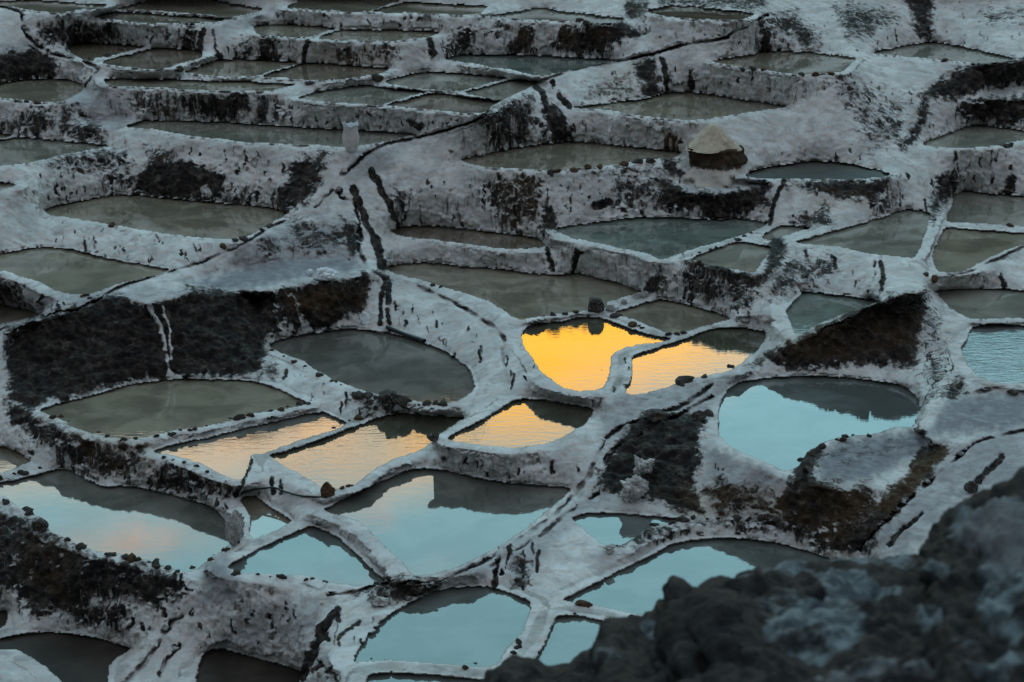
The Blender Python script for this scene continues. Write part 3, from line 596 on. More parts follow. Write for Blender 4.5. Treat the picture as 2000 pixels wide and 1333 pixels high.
def ground_material():
    m, T, p = principled('salt_crust_and_mud', .88, .25)
    geo = T.new('ShaderNodeNewGeometry'); P = geo.outputs['Position']
    sep = T.new('ShaderNodeSeparateXYZ'); T.put(sep.inputs[0], geo.outputs['Normal']); nz = sep.outputs[2]
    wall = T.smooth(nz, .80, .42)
    mud, tint, wet, chan, rim, damp = (attr(T, a) for a in ('mud', 'tint', 'wet', 'chan', 'rim', 'damp'))
    runs = T.noise(T.scaled(P, (6, 6, 1.1)), 1.0, 6, .62, .5)
    runs2 = T.noise(T.scaled(P, (17, 17, 2.6)), 1.0, 5, .6, .6)
    blot = T.noise(P, 1.3, 5, .6, .4); blot2 = T.noise(P, 4.2, 6, .65, .3); fine = T.noise(P, 26, 5, .7)
    speck = T.noise(T.scaled(P, (4, 4, 3)), 1.0, 7, .68, .8)
    # salt: clean, grey and rosy
    salt = T.mix(T.smooth(blot, .35, .68), (.46, .465, .465), (.66, .665, .66))
    salt = T.mix(T.math('MULTIPLY', T.smooth(blot2, .45, .66), .6), salt, (.54, .43, .38))
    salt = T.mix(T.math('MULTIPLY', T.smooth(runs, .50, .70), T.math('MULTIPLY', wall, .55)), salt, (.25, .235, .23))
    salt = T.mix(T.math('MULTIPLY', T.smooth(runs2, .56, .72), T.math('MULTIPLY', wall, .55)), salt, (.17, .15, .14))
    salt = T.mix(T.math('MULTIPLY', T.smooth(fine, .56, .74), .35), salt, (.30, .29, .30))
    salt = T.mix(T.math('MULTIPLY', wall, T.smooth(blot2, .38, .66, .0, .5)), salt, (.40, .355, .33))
    salt = T.mix(T.math('MULTIPLY', rim, .22), salt, (.60, .62, .63))
    grime = T.noise(P, 2.1, 7, .7, .9)
    salt = T.mix(T.math('MULTIPLY', T.smooth(grime, .49, .64), T.math('SUBTRACT', .58, T.math('MULTIPLY', wall, .25))), salt, (.28, .265, .26))
    salt = T.mix(T.math('MULTIPLY', damp, T.smooth(blot2, .3, .6, .75, 1.0)), salt, (.145, .145, .170))
    salt = T.mix(T.math('MULTIPLY', tint, .55), salt, (.33, .24, .165))
    # mud showing where the crust has gone
    earth = T.mix(T.smooth(blot2, .4, .65), (.008, .006, .006), (.036, .028, .023))
    earth = T.mix(T.math('MULTIPLY', tint, T.smooth(blot, .35, .6)), earth, (.060, .034, .013))
    earth = T.mix(T.math('MULTIPLY', T.smooth(T.math('ADD', T.math('MULTIPLY', fine, .4), T.math('MULTIPLY', blot2, .6)), .54, .63), .8), earth, (.105, .088, .078))
    nmix = T.math('ADD', T.math('MULTIPLY', T.mix(wall, speck, runs), .62), T.math('MULTIPLY', T.math('ADD', T.math('MULTIPLY', blot2, .5), T.math('MULTIPLY', runs2, .5)), .38))
    loc = T.smooth(blot, .38, .64, .03, .30)
    dens = T.math('ADD', mud, T.math('MULTIPLY', loc, T.math('ADD', T.math('MULTIPLY', wall, .9), .04)))
    dens = T.math('SUBTRACT', dens, T.math('MULTIPLY', rim, .05))
    thr = T.math('SUBTRACT', .655, T.math('MULTIPLY', dens, .34))
    ex = T.math('SUBTRACT', nmix, thr)
    mm = T.smooth(ex, -.07, .06)
    stain = T.mix(T.smooth(blot, .4, .6), (.165, .135, .115), (.135, .13, .135))
    salt = T.mix(T.math('MULTIPLY', T.smooth(ex, -.12, .0), T.math('MULTIPLY', T.math('ADD', T.math('MULTIPLY', wall, .45), mud, clamp=True), .72)), salt, stain)
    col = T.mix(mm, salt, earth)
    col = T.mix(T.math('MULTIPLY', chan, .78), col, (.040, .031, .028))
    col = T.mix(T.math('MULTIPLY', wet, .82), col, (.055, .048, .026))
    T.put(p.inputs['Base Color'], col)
    h = T.math('ADD', T.math('MULTIPLY', blot2, .45), T.math('MULTIPLY', fine, .22))
    h = T.math('ADD', h, T.math('MULTIPLY', runs, T.math('MULTIPLY', wall, .5)))
    h = T.math('SUBTRACT', h, T.math('MULTIPLY', mm, .14))
    bump(T, p, h, .10, T.math('ADD', .5, T.math('MULTIPLY', wall, .4)))
    return m
GROUND = ground_material()

def water_material(name, body, ripple=.0, rough=.015, ior=1.5, cloudy=.25, tintc=None, gloss=1.0):
    m = bpy.data.materials.new(name); m.use_nodes = True; T = NT(m.node_tree); T.n.clear()
    geo = T.new('ShaderNodeNewGeometry'); P = geo.outputs['Position']
    b1 = T.noise(P, .8, 4, .55, .5); b2 = T.noise(P, 3.0, 4, .6, .3)
    c2 = tintc or tuple(c*.62 for c in body)
    col = T.mix(T.smooth(b1, .38, .62), body, c2); col = T.mix(T.math('MULTIPLY', T.smooth(b2, .5, .7), cloudy), col, tuple(c*.45 for c in body))
    dif = T.new('ShaderNodeBsdfDiffuse'); T.put(dif.inputs['Color'], col)
    gl = T.new('ShaderNodeBsdfGlossy'); gl.inputs['Roughness'].default_value = rough; gl.inputs['Color'].default_value = (1, 1, 1, 1)
    fr = T.new('ShaderNodeFresnel'); fr.inputs['IOR'].default_value = ior
    r1 = T.noise(T.scaled(P, (1.0, 3.2, 1)), 2.6, 3, .5, .6); r2 = T.noise(T.scaled(P, (1, 2.6, 1)), 9.5, 3, .55, .4)
    h = T.math('ADD', r1, T.math('MULTIPLY', r2, .28))
    b = T.new('ShaderNodeBump'); b.inputs['Distance'].default_value = .012*ripple; b.inputs['Strength'].default_value = 1
    T.put(b.inputs['Height'], h)
    for nd in (gl, fr): T.l.new(b.outputs[0], nd.inputs['Normal'])
    mx = T.new('ShaderNodeMixShader'); T.put(mx.inputs[0], T.math('MULTIPLY', fr.outputs[0], gloss, clamp=True)); T.l.new(dif.outputs[0], mx.inputs[1]); T.l.new(gl.outputs[0], mx.inputs[2])
    o = T.new('ShaderNodeOutputMaterial'); T.l.new(mx.outputs[0], o.inputs[0])
    return m
WATER = {
 'olive': water_material('olive_brine', (.235, .208, .158), .04, .02, 1.62),
 'green': water_material('green_brine', (.225, .218, .180), .04, .02, 1.62),
 'brown': water_material('brown_brine', (.165, .135, .102), .05, .03, 1.68),
 'grey':  water_material('grey_brine', (.135, .13, .115), .05, .03),
 'still': water_material('still_brine', (.115, .125, .118), .06, .012),
 'live':  water_material('rippled_brine', (.075, .07, .05), .12, .02),
 'choppy': water_material('choppy_brine', (.19, .20, .20), 1.5, .03, 1.6),
 'teal': water_material('blue_green_brine', (.155, .178, .158), .04, .02, 1.6),
 'dry':   water_material('drying_mud', (.050, .040, .034), .6, .4, 1.3, gloss=.22),
}
def simple(name, c1, c2, scale, rough=.85, bumpd=.02, c3=None, sc=(1, 1, 1)):
    m, T, p = principled(name, rough, .3)
    tc = T.new('ShaderNodeTexCoord'); P = T.scaled(tc.outputs['Object'], sc)
    n1 = T.noise(P, scale, 6, .62, .3); n2 = T.noise(P, scale*5, 4, .65)
    col = T.mix(T.smooth(n1, .38, .62), c1, c2)
    if c3: col = T.mix(T.smooth(n2, .52, .66), col, c3)
    T.put(p.inputs['Base Color'], col)
    bump(T, p, T.math('ADD', n1, T.math('MULTIPLY', n2, .4)), bumpd)
    return m
STONE_M = simple('dark_stone', (.022, .018, .016), (.060, .045, .032), 5, .8, .05, (.16, .15, .15))
RUST_M = simple('rusty_stone', (.050, .026, .010), (.11, .058, .022), 5, .8, .05)
PALE_M = simple('pale_salt_lump', (.30, .29, .28), (.62, .61, .60), 7, .85, .06, (.20, .16, .13))
WHITE_M = simple('white_salt', (.62, .65, .68), (.78, .80, .82), 6, .7, .03)
HEAP_M = simple('raked_salt', (.42, .35, .27), (.52, .445, .35), 9, .9, .012)
CLOTH_M = simple('woven_sack', (.48, .46, .44), (.60, .57, .55), 8, .75, .008)
LINER_M = simple('sack_liner', (.62, .70, .76), (.70, .78, .82), 8, .45, .006)
HOSE_M = simple('black_hose', (.012, .016, .018), (.02, .024, .026), 5, .4, .001)
PEDESTAL_M = simple('mud_column', (.035, .030, .026), (.15, .115, .09), 2.2, .95, .12, (.30, .29, .29), (1, 1, .6))
NEAR_M = None

# ================================================================ object helpers
COL = scene.collection
def mesh_obj(name, V, Fc, mat, parent=None, loc=(0, 0, 0), smooth=True, attrs=None):
    V = np.asarray(V, np.float32)-np.asarray(loc, np.float32)
    me = bpy.data.meshes.new(name); Fc = np.asarray(Fc, np.int32); n, k = Fc.shape
    me.vertices.add(len(V)); me.vertices.foreach_set('co', V.ravel())
    me.loops.add(n*k); me.loops.foreach_set('vertex_index', Fc.ravel())
    me.polygons.add(n); me.polygons.foreach_set('loop_start', np.arange(0, n*k, k, dtype=np.int32))
    me.polygons.foreach_set('loop_total', np.full(n, k, np.int32))
    me.update(calc_edges=True)
    if not smooth: me.polygons.foreach_set('use_smooth', np.zeros(n, bool))
    for a, arr in (attrs or {}).items():
        at_ = me.attributes.new(a, 'FLOAT', 'POINT'); at_.data.foreach_set('value', np.asarray(arr, np.float32))
    me.materials.append(mat)
    o = bpy.data.objects.new(name, me); COL.objects.link(o)
    if parent: o.parent = parent
    else: o.location = loc
    return o
def tag(o, label=None, cat=None, group=None, kind=None):
    for k, v in (('label', label), ('category', cat), ('group', group), ('kind', kind)):
        if v: o[k] = v
    return o
def empty(name, loc, rz=0):
    e = bpy.data.objects.new(name, None); e.empty_display_size = .2; COL.objects.link(e); e.location = loc; e.rotation_euler.z = rz; return e

# ---------------------------------------------------------------- terraces: cut the relief into ponds
rimv = (rim_of >= 0).astype(float); rimv = blur(rimv, 2)
ATT = {'mud': mud, 'tint': tint, 'wet': wet, 'chan': chan, 'rim': rimv, 'damp': damp}
fo = own[:-1, :-1]; fr = region[:-1, :-1]
deep = np.zeros((H, W), bool)
for n in PONDS:
    win, d, zi = SD[n]; deep[win] |= d < -.16
fdeep = deep[:-1, :-1] & deep[1:, :-1] & deep[:-1, 1:] & deep[1:, 1:]
fvis = ~fdeep
idx = np.arange(H*W).reshape(H, W)
Q = np.stack([idx[:-1, :-1], idx[1:, :-1], idx[1:, 1:], idx[:-1, 1:]], -1)
flatP = np.stack([PX.ravel(), PY.ravel(), PZ.ravel()], -1)
def patch(name, mask, parent, loc, kind=None):
    q = Q[mask]
    if len(q) < 4: return None
    u, inv = np.unique(q.ravel(), return_inverse=True)
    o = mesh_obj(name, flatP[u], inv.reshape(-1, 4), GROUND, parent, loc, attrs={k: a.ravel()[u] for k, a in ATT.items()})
    return o
def near(n, px): return None
PLOOK = {}
for k in 'a1 a2 a3 a4 a5 a6 a7 a8 b1 b4 c3 c6 d2 d5 d1 b3'.split(): PLOOK[k] = 'olive'
for k in 'a9 b2 b6 c2 g4 e5 a8 g5'.split(): PLOOK[k] = 'brown'
for k in 'b5 b7 b8 b9 c1 c4 e2 e3 e4 e1 d8 f1 d6 c8 c7 f2'.split(): PLOOK[k] = 'green'
for k in 'c5 d3 d4 e6 e7 d9'.split(): PLOOK[k] = 'olive'
for k in 'f5'.split(): PLOOK[k] = 'olive'
for k in 'f6 g1 g2 f7'.split(): PLOOK[k] = 'grey'
for k in 'g3 g6 g7 g8 g9 h1 f4'.split(): PLOOK[k] = 'still'
for k in 'e8 e9 f8 f9'.split(): PLOOK[k] = 'live'
PLOOK['f3'] = 'choppy'; PLOOK['e2'] = PLOOK['f1'] = PLOOK['b9'] = 'teal'
for k in 'd7 h2 h3 h4'.split(): PLOOK[k] = 'dry'
PLABEL = {
'a1': 'olive salt pond cut by the top left corner beyond the forked channel', 'a2': 'olive salt pond second from the left along the top edge above a thin sliver pond',
'a3': 'thin sliver of olive pond under the wide one near the top left corner', 'a4': 'wide grey-brown pond at the top edge left of the dividing dike',
'a5': 'top-edge pond right of the dike with a dark brown reflection in it', 'a6': 'small brown pond tapering to a dark notch near the top above streaked white wall',
'a7': 'narrow pond directly right of the small brown notched pond near the top', 'a8': 'small shadowed brown pond below the black arch stain at upper left',
'a9': 'brown pond between two short dikes at upper left below a white wall', 'b1': 'olive pond reflecting a dark stained wall, left of a thin diagonal dike',
'b2': 'brownish pond right of a thin diagonal dike below an ochre stained wall', 'b3': 'very long narrow strip of pond at upper left edged by a straight ochre line',
'b4': 'oval olive pond at the left edge below a black earth bank', 'b5': 'pale green pond left of a thin dike, above a long plain white wall',
'b6': 'brown-shaded pond right of the thin dike, its corner at the dark channel', 'b7': 'green lens-shaped pond behind a dike that joins two more shallow ponds',
'b8': 'small triangular green pond beside the ridge channel near the top centre', 'b9': 'wide green pond at top centre below the mottled black and white wall',
'c1': 'green pond at top right of centre above a mottled black wall', 'c2': 'brown pond at the top edge under a rough dark wall, right of centre',
'c3': 'olive pond with a rounded right end between two black-stained walls at upper right', 'c4': 'long green wedge of pond at the top right beneath a tall pale wall',
'c5': 'large triangular olive pond reflecting black wall stains at upper right', 'c6': 'olive-brown pond with brown stones on its front rim, left of the cone of salt',
'c7': 'very long shallow green pond with a white sack standing on its front rim', 'c8': 'grey-green pond cut by the left edge above a high streaked wall',
'd1': 'tiny sliver of pond at the left edge above another grey-green pond', 'd2': 'tiny pond corner at the left edge halfway up the scene',
'd3': 'large lens-shaped grey-green pond below a black hollow in the left wall', 'd4': 'olive pond at the left edge with a small orange glint by its front rim',
'd5': 'dark olive pond corner at the left edge over the black earth bank', 'd6': 'green pond at the right edge just below the black diagonal bank',
'd7': 'drained brown pond with almost no water right of the salt cone', 'd8': 'pale green pond at the right edge with one brown stone on its front rim',
'd9': 'dark green pond at the right edge with a rounded left corner beside a thick dike', 'e1': 'big green triangular pond with tiny orange glints in its left tip',
'e2': 'broad blue-green pond under the high black-stained wall right of centre', 'e3': 'small green pond in front of the broad blue-green one, by a dark post of mud',
'e4': 'tiny leftover pond between dikes under a black cleft', 'e5': 'narrow olive strip of pond at centre under the tallest white wall',
'e6': 'large olive pond behind the golden one with two dark drain reflections', 'e7': 'small brown pond in front of a white boulder dike, behind the golden ponds',
'e8': 'brightest golden pond reflecting sunset cloud, with a block reflected in its rear edge', 'e9': 'second golden pond, a curved orange one right of the twisted white dike',
'f1': 'green triangular pond cut off by the black earth slope, orange glint at its tip', 'f2': 'green pond at the right edge with a darker diagonal reflection',
'f3': 'choppy blue pond at the right edge with broken ripples', 'f4': 'large round turquoise pond half reflecting a dark hillside',
'f5': 'large dark pond lying under the black earth bank at left', 'f6': 'grey-green pond at centre left with a pale lump and pipe at its rear',
'f7': 'pond with a torn orange cloud reflected in its left part', 'f8': 'pale peach pond with a brown rock standing at its front corner',
'f9': 'rounded orange rippled pond directly in front of the brightest golden one', 'g1': 'big pale blue pond in the lower centre with a brown shadow and faint pink reflection',
'g2': 'big blue pond at lower left with a pink cloud reflected', 'g3': 'blue leaf-shaped pond between stony dike and smooth white dike at lower left',
'g4': 'small murky brown pond corner below the hanging black hose', 'g5': 'small brown pond corner at the left edge above the big blue one',
'g6': 'small half-moon blue pond in front of the black mound at lower right', 'g7': 'large blue pond partly hidden by the blurred foreground rock',
'g8': 'round blue pond at the bottom centre behind a straight white dike', 'g9': 'small blue pond between the thick white dike and the blurred foreground rock',
'h1': 'blue strip of pond cut by the bottom edge in front of the round blue pond', 'h2': 'drained dark brown pond in the bottom left corner',
'h3': 'drained grey-brown pond at the bottom edge below a high pale wall', 'h4': 'tiny drained pond corner at the lower left edge',
}
POND_OBJ = {}
taken = np.zeros((H-1, W-1), bool)
def components(m):
    """connected pieces of a mask"""
    h, w = m.shape; par = {}
    def find(a):
        while par[a] != a: par[a] = par[par[a]]; a = par[a]
        return a
    prev = []; runs = []
    for i in range(h):
        row = np.concatenate([[0], m[i].astype(np.int8), [0]]); dd = np.diff(row); st = np.nonzero(dd == 1)[0]; en = np.nonzero(dd == -1)[0]
        cur = []
        for a, b in zip(st, en):
            k = len(runs); runs.append((i, a, b)); par[k] = k; cur.append((a, b, k))
            for pa, pb, pk in prev:
                if pa < b and a < pb: par[find(pk)] = find(k)
        prev = cur
    out = {}
    for k, (i, a, b) in enumerate(runs):
        r = find(k)
        if r not in out: out[r] = np.zeros((h, w), bool)
        out[r][i, a:b] = True
    return list(out.values())
depthZ = Z2[:-1, :-1]
for n in PONDS:
    zi = LEVEL[n]; sh = SHORE[n]; px, py = at(sh[:, 0], sh[:, 1], zi)
    c = (float(px.mean()), float(py.mean()), float(zi))
    e = empty('salt_pond', c); POND_OBJ[n] = e
    tag(e, PLABEL[n], 'salt pond', 'terraced salt ponds')
    # water sheet reaching a little way into the banks
    p = np.stack([px, py], -1); nx = np.roll(p, -1, 0)-np.roll(p, 1, 0); L = np.hypot(nx[:, 0], nx[:, 1])+1e-9
    area = .5*np.sum(p[:, 0]*np.roll(p[:, 1], -1)-np.roll(p[:, 0], -1)*p[:, 1]); sg = 1 if area > 0 else -1
    off = np.stack([nx[:, 1]/L, -nx[:, 0]/L], -1)*sg*.07
    p = p+off
    if sg < 0: p = p[::-1]
    me = bpy.data.meshes.new('water')
    me.from_pydata([(float(a)-c[0], float(b)-c[1], 0.0) for a, b in p], [], [list(range(len(p)))]); me.update()
    me.materials.append(WATER[PLOOK[n]])
    wo = bpy.data.objects.new('water', me); COL.objects.link(wo); wo.parent = e
    mine = (fo == NI[n]) & (fr < 0) & fvis
    fd = np.full((H-1, W-1), 9.0); win, d, _ = SD[n]
    full = np.full((H, W), 9.0); full[win] = d; fd = full[:-1, :-1]
    rimm = mine & ((rim_of[:-1, :-1] == NI[n]) | (fd <= .02))
    for nm, mk in (('rim', rimm), ('retaining_wall', mine & ~rimm)):
        wi = slice(max(0, win[0].start-45), win[0].stop+45), slice(max(0, win[1].start-45), win[1].stop+45)
        for comp in components(mk[wi]):
            if comp.sum() < 25: continue
            fm = np.zeros((H-1, W-1), bool); fm[wi] = comp; taken |= fm
            patch(nm, fm, e, c)
for r, (nm, lb, ct, P) in enumerate(REGIONS):
    m = (fr == r) & fvis
    if not m.any(): continue
    m = max(components(m), key=lambda q_: q_.sum()); taken |= m
    u = Q[m].ravel(); c = flatP[u].mean(0); c[2] = flatP[u][:, 2].min()
    tag(patch(nm, m, None, tuple(map(float, c))), lb, ct)
tag(patch('hillside', ~taken & fvis, None, (0, 0, 0)), kind='structure')

# ---------------------------------------------------------------- mountain beyond the terraces, and valley side walls of the survey
def mountain():
    az = np.radians(np.linspace(-75, 75, 601)); top_y = float(PY[0].mean())
    rr = np.concatenate([np.linspace(0, 1, 160)**1.5, [1.02, 1.15]])
    A, T_ = np.meshgrid(az, rr)
    r0 = 63.5/np.cos(np.clip(A, -1.2, 1.2)*.92); r1 = 250
    Rr = r0+(r1-r0)*T_
    X = Rr*np.sin(A); Y = Rr*np.cos(A)
    horizon = 15.85+4.75*sst(np.clip((-.000-A)/.020, 0, 1))+.7*sst(np.clip((-.11-A)/.06, 0, 1))+1.7*sst(np.clip((A-.15)/.02, 0, 1))+.25*vnoise(A*14, A*0, A*0+3)
    ztop = -13+(r1-38)*np.tan(np.radians(horizon))
    t = np.clip(T_, 0, 1)
    Zm = -6.35+(ztop+6.35)*(t*.92+.08*t*t)+(.3+5*t)*.15*fbm(X/24, Y/24, X*0, 4)*np.clip(t*8, 0, 1)
    Zm -= np.clip(T_-1, 0, 1)*300
    Zm += np.abs(fbm(X/3.1, Y/3.1, X*0+8, 2))*.8*np.clip(t*6, 0, 1)
    h, w_ = X.shape; ii = np.arange(h*w_).reshape(h, w_)
    q = np.stack([ii[:-1, :-1], ii[:-1, 1:], ii[1:, 1:], ii[1:, :-1]], -1).reshape(-1, 4)
    m = simple('mountain_scrub', (.055, .048, .034), (.11, .095, .070), .12, .95, .5, (.03, .034, .018))
    tag(mesh_obj('mountain', np.stack([X.ravel(), Y.ravel(), Zm.ravel()], -1), q, m), kind='structure')
    # valley floor and flanks around and below the terraces
    gx = np.linspace(-160, 160, 161); gy = np.linspace(-60, 110, 120); X, Y = np.meshgrid(gx, gy)
    fx = np.interp(np.clip(Y, 26, 66), [26, 66], [10, 24])
    base = np.interp(Y, [-60, -30, -2, 2, 8, 20, 28, 66, 110], [34, 14, -2.2, -4.2, -15, -18.6, -17.6, -7.4, 2])-1.2  # unseen slope behind the camera, raised to shade the wall faces
    side = np.clip((np.abs(X)-fx)/30, 0, 3)
    Zf = base+side*3+.4*fbm(X/9, Y/9, X*0, 3)
    h, w_ = X.shape; ii = np.arange(h*w_).reshape(h, w_)
    q = np.stack([ii[:-1, :-1], ii[:-1, 1:], ii[1:, 1:], ii[1:, :-1]], -1).reshape(-1, 4)
    tag(mesh_obj('valley_ground', np.stack([X.ravel(), Y.ravel(), Zf.ravel()], -1), q, m), kind='structure')
mountain()

# ================================================================ loose things
def surf(u, v):
    j = int(round((u-US[0])/STEP)); i = int(round((v-VS[0])/STEP)); return np.array([PX[i, j], PY[i, j], PZ[i, j]])
def ppm(p): return FPX/(p[1]*CP-p[2]*SP)         # photo pixels per metre at p
def ico(sub):
    t = (1+5**.5)/2
    V = [(-1,t,0),(1,t,0),(-1,-t,0),(1,-t,0),(0,-1,t),(0,1,t),(0,-1,-t),(0,1,-t),(t,0,-1),(t,0,1),(-t,0,-1),(-t,0,1)]
    Fc = [(0,11,5),(0,5,1),(0,1,7),(0,7,10),(0,10,11),(1,5,9),(5,11,4),(11,10,2),(10,7,6),(7,1,8),(3,9,4),(3,4,2),(3,2,6),(3,6,8),(3,8,9),(4,9,5),(2,4,11),(6,2,10),(8,6,7),(9,8,1)]
    V = [np.array(v, float)/np.linalg.norm(v) for v in V]
    for _ in range(sub):
        mid = {}; nf = []
        def g(a, b):
            k = (min(a, b), max(a, b))
            if k not in mid: m_ = V[a]+V[b]; V.append(m_/np.linalg.norm(m_)); mid[k] = len(V)-1
            return mid[k]
        for a, b, c in Fc:
            x1, y1, z1 = g(a, b), g(b, c), g(c, a); nf += [(a, x1, z1), (b, y1, x1), (c, z1, y1), (x1, y1, z1)]
        Fc = nf
    return np.array(V), np.array(Fc)
def rock_shape(seed, sub=2, rough=.28, chop=4, squash=(1, 1, 1)):
    V, Fc = ico(sub); rs = np.random.RandomState(seed)
    for _ in range(chop):                                  # plane cuts give broken facets
        d = rs.normal(size=3); d /= np.linalg.norm(d); k = rs.uniform(.5, .8); t = V@d
        V = V-np.outer(np.clip(t-k, 0, None), d)
    n = fbm(V[:, 0]*1.7+seed, V[:, 1]*1.7, V[:, 2]*1.7, 3)
    return V*(1+rough*n)[:, None]*np.array(squash), Fc
STONES = []
for mt in (STONE_M, RUST_M, PALE_M):
    row = []
    for k in range(5):
        V, Fc = rock_shape(40+k, 1, .35, 3)
        me = bpy.data.meshes.new('stone'); me.from_pydata(V.tolist(), [], Fc.tolist()); me.polygons.foreach_set('use_smooth', np.zeros(len(Fc), bool)); me.materials.append(mt); row.append(me)
    STONES.append(row)
rs = np.random.RandomState(3)
def stone_row(owner, line, n, r, rust=.25, jit=2.5, pale=0):
    C = np.array(line, float); seg = np.hypot(*(C[1:]-C[:-1]).T) if len(C) > 1 else np.array([0.]); cum = np.concatenate([[0], np.cumsum(seg)])
    e = POND_OBJ[owner]; n = n if n < 4 else max(3, int(round(n*.62)))
    for k in range(n):
        s_ = cum[-1]*((k+.5+rs.uniform(-.9, .9)*(n > 3))/n); u = np.interp(s_, cum, C[:, 0])+rs.normal()*jit; v = np.interp(s_, cum, C[:, 1])+rs.normal()*jit*.5
        p = surf(u, v); rad = r*(rs.uniform(.85, 1.15) if n < 4 else np.clip(rs.lognormal(-.12, .38), .4, 1.9))/ppm(p)
        kind = 2 if rs.rand() < pale else (1 if rs.rand() < rust else 0)
        o = bpy.data.objects.new('stone', STONES[kind][rs.randint(5)]); COL.objects.link(o); o.parent = e
        o.location = Vector(p+np.array([0, 0, rad*.08]))-e.location
        o.rotation_euler = (rs.uniform(-.4, .4), rs.uniform(-.4, .4), rs.uniform(0, 6.3)); o.scale = (rad*rs.uniform(.9, 1.5), rad*rs.uniform(.8, 1.1), rad*rs.uniform(.55, .85))
stone_row('f5', [(185,842),(240,862),(300,858),(360,842),(480,814),(575,796),(612,790)], 34, 6.0, .15)
stone_row('f5', [(95,812),(140,826)], 4, 7)
stone_row('g2', [(10,982),(55,1003),(95,1030)], 7, 12, .1)
stone_row('g2', [(105,1042),(150,1066),(190,1080)], 7, 9, .1)
stone_row('g2', [(200,1082),(250,1090),(300,1102),(350,1118)], 24, 6.5, .15)
stone_row('g2', [(-10,935),(50,922),(110,905),(140,900)], 12, 7, .2)
stone_row('g3', [(378,1112),(420,1086),(470,1058),(510,1045),(560,1022)], 16, 5.5, .3)
stone_row('g3', [(500,1122),(560,1132),(610,1133),(660,1142)], 12, 4.5, .1)
stone_row('g3', [(455,1118),(468,1120)], 2, 8, .4)
stone_row('c6', [(1072,338),(1095,336)], 2, 8, .1, 1); stone_row('c6', [(1110,334),(1185,325)], 5, 8, .8, 1); stone_row('c6', [(1205,324),(1240,319),(1285,314)], 4, 10, .5, 1)
stone_row('d3', [(452,472),(485,466),(500,462)], 3, 8, .6, 1); stone_row('d3', [(217,441),(219,442)], 1, 8, .9, 0); stone_row('d3', [(505,450),(535,437)], 4, 7, .3)
stone_row('e6', [(1040,624),(1070,618),(1120,611),(1145,610)], 8, 5.5, .3, 1); stone_row('e7', [(1205,618),(1240,636),(1268,648)], 6, 6, .2, 1); stone_row('e7', [(1300,656),(1345,648)], 3, 6, .5)
stone_row('e6', [(835,556),(868,566)], 2, 6, .3, 1); stone_row('e6', [(1190,604),(1235,586),(1270,572)], 7, 8, .1, 2, .7)
stone_row('e3', [(1345,503),(1372,494),(1440,470),(1480,452)], 12, 5, .1); stone_row('e3', [(1350,512),(1400,528),(1440,536),(1482,544)], 14, 6, .1)
stone_row('f6', [(530,684),(560,698),(600,720),(640,740),(690,762)], 13, 6, .5, 1); stone_row('f6', [(695,772),(730,778),(790,785)], 16, 9, .2, 5, .1); stone_row('f6', [(800,790),(840,790),(880,788)], 9, 5.5, .2)
stone_row('f8', [(625,845),(650,838),(700,815)], 6, 6, .2); stone_row('f8', [(700,812),(740,800)], 7, 8, .1, 4, .8); stone_row('f8', [(645,957),(690,950)], 4, 6, .5)
stone_row('f7', [(320,895),(370,905),(410,925)], 9, 5, .2)
stone_row('e9', [(1325,748),(1370,740),(1410,728),(1450,712)], 12, 7, .1, 3); stone_row('e8', [(1195,690),(1185,720),(1180,745)], 6, 5, .1)
stone_row('f4', [(1562,918),(1580,890),(1612,868),(1650,857),(1700,852)], 16, 8, .1, 3); stone_row('f4', [(1355,820),(1385,815)], 4, 11, .1, 3)
stone_row('g7', [(1205,1068),(1240,1042),(1290,1022),(1380,1012)], 22, 6, .1, 3); stone_row('g7', [(1400,1012),(1500,1014),(1560,1030),(1615,1060)], 16, 7, .1, 3)
stone_row('g9', [(1120,1200),(1125,1201)], 1, 4, .5, 0); stone_row('g9', [(1138,1182),(1140,1184)], 1, 11, 1, 0); stone_row('g9', [(1230,1206),(1245,1208)], 2, 9, 1, 1)
stone_row('g8', [(690,1292),(760,1290)], 3, 5, .4); stone_row('g8', [(890,1305),(925,1300),(965,1300)], 5, 7, .2); stone_row('g8', [(1020,1250),(1000,1280)], 5, 7, .1, 4); stone_row('g8', [(715,1150),(780,1135),(850,1140)], 14, 8, .2, 5, .25); stone_row('g8', [(610,1290),(625,1318)], 5, 8, .2, 4, .3)
stone_row('b2', [(700,145),(712,148)], 1, 8, .2, 1); stone_row('b2', [(730,150),(745,155)], 2, 9, .6, 1); stone_row('b3', [(602,163),(610,166)], 1, 9, .2, 0)
stone_row('d8', [(1972,442),(1975,443)], 1, 9, .8, 0); stone_row('e1', [(1800,534),(1835,548)], 2, 9, .8, 1); stone_row('c3', [(1440,133),(1500,140)], 5, 7, .7, 1)
stone_row('c3', [(1555,148),(1635,143)], 3, 6, .3, 1); stone_row('b4', [(20,198),(85,202)], 3, 6, .7, 1); stone_row('a9', [(345,136),(350,137)], 1, 8, .1, 0); stone_row('a8', [(180,118),(220,106),(280,94)], 6, 6, .2, 1)
stone_row('d4', [(150,582),(175,578),(170,590)], 4, 5, .3, 2); stone_row('d3', [(435,482),(438,484)], 1, 7, .2, 0); stone_row('c1', [(1125,42),(1150,46)], 2, 8, .0, 1)
stone_row('c4', [(1825,120),(1860,118),(1945,118)], 4, 7, .2, 1); stone_row('e4', [(1440,470),(1445,470)], 1, 6, .2, 0)

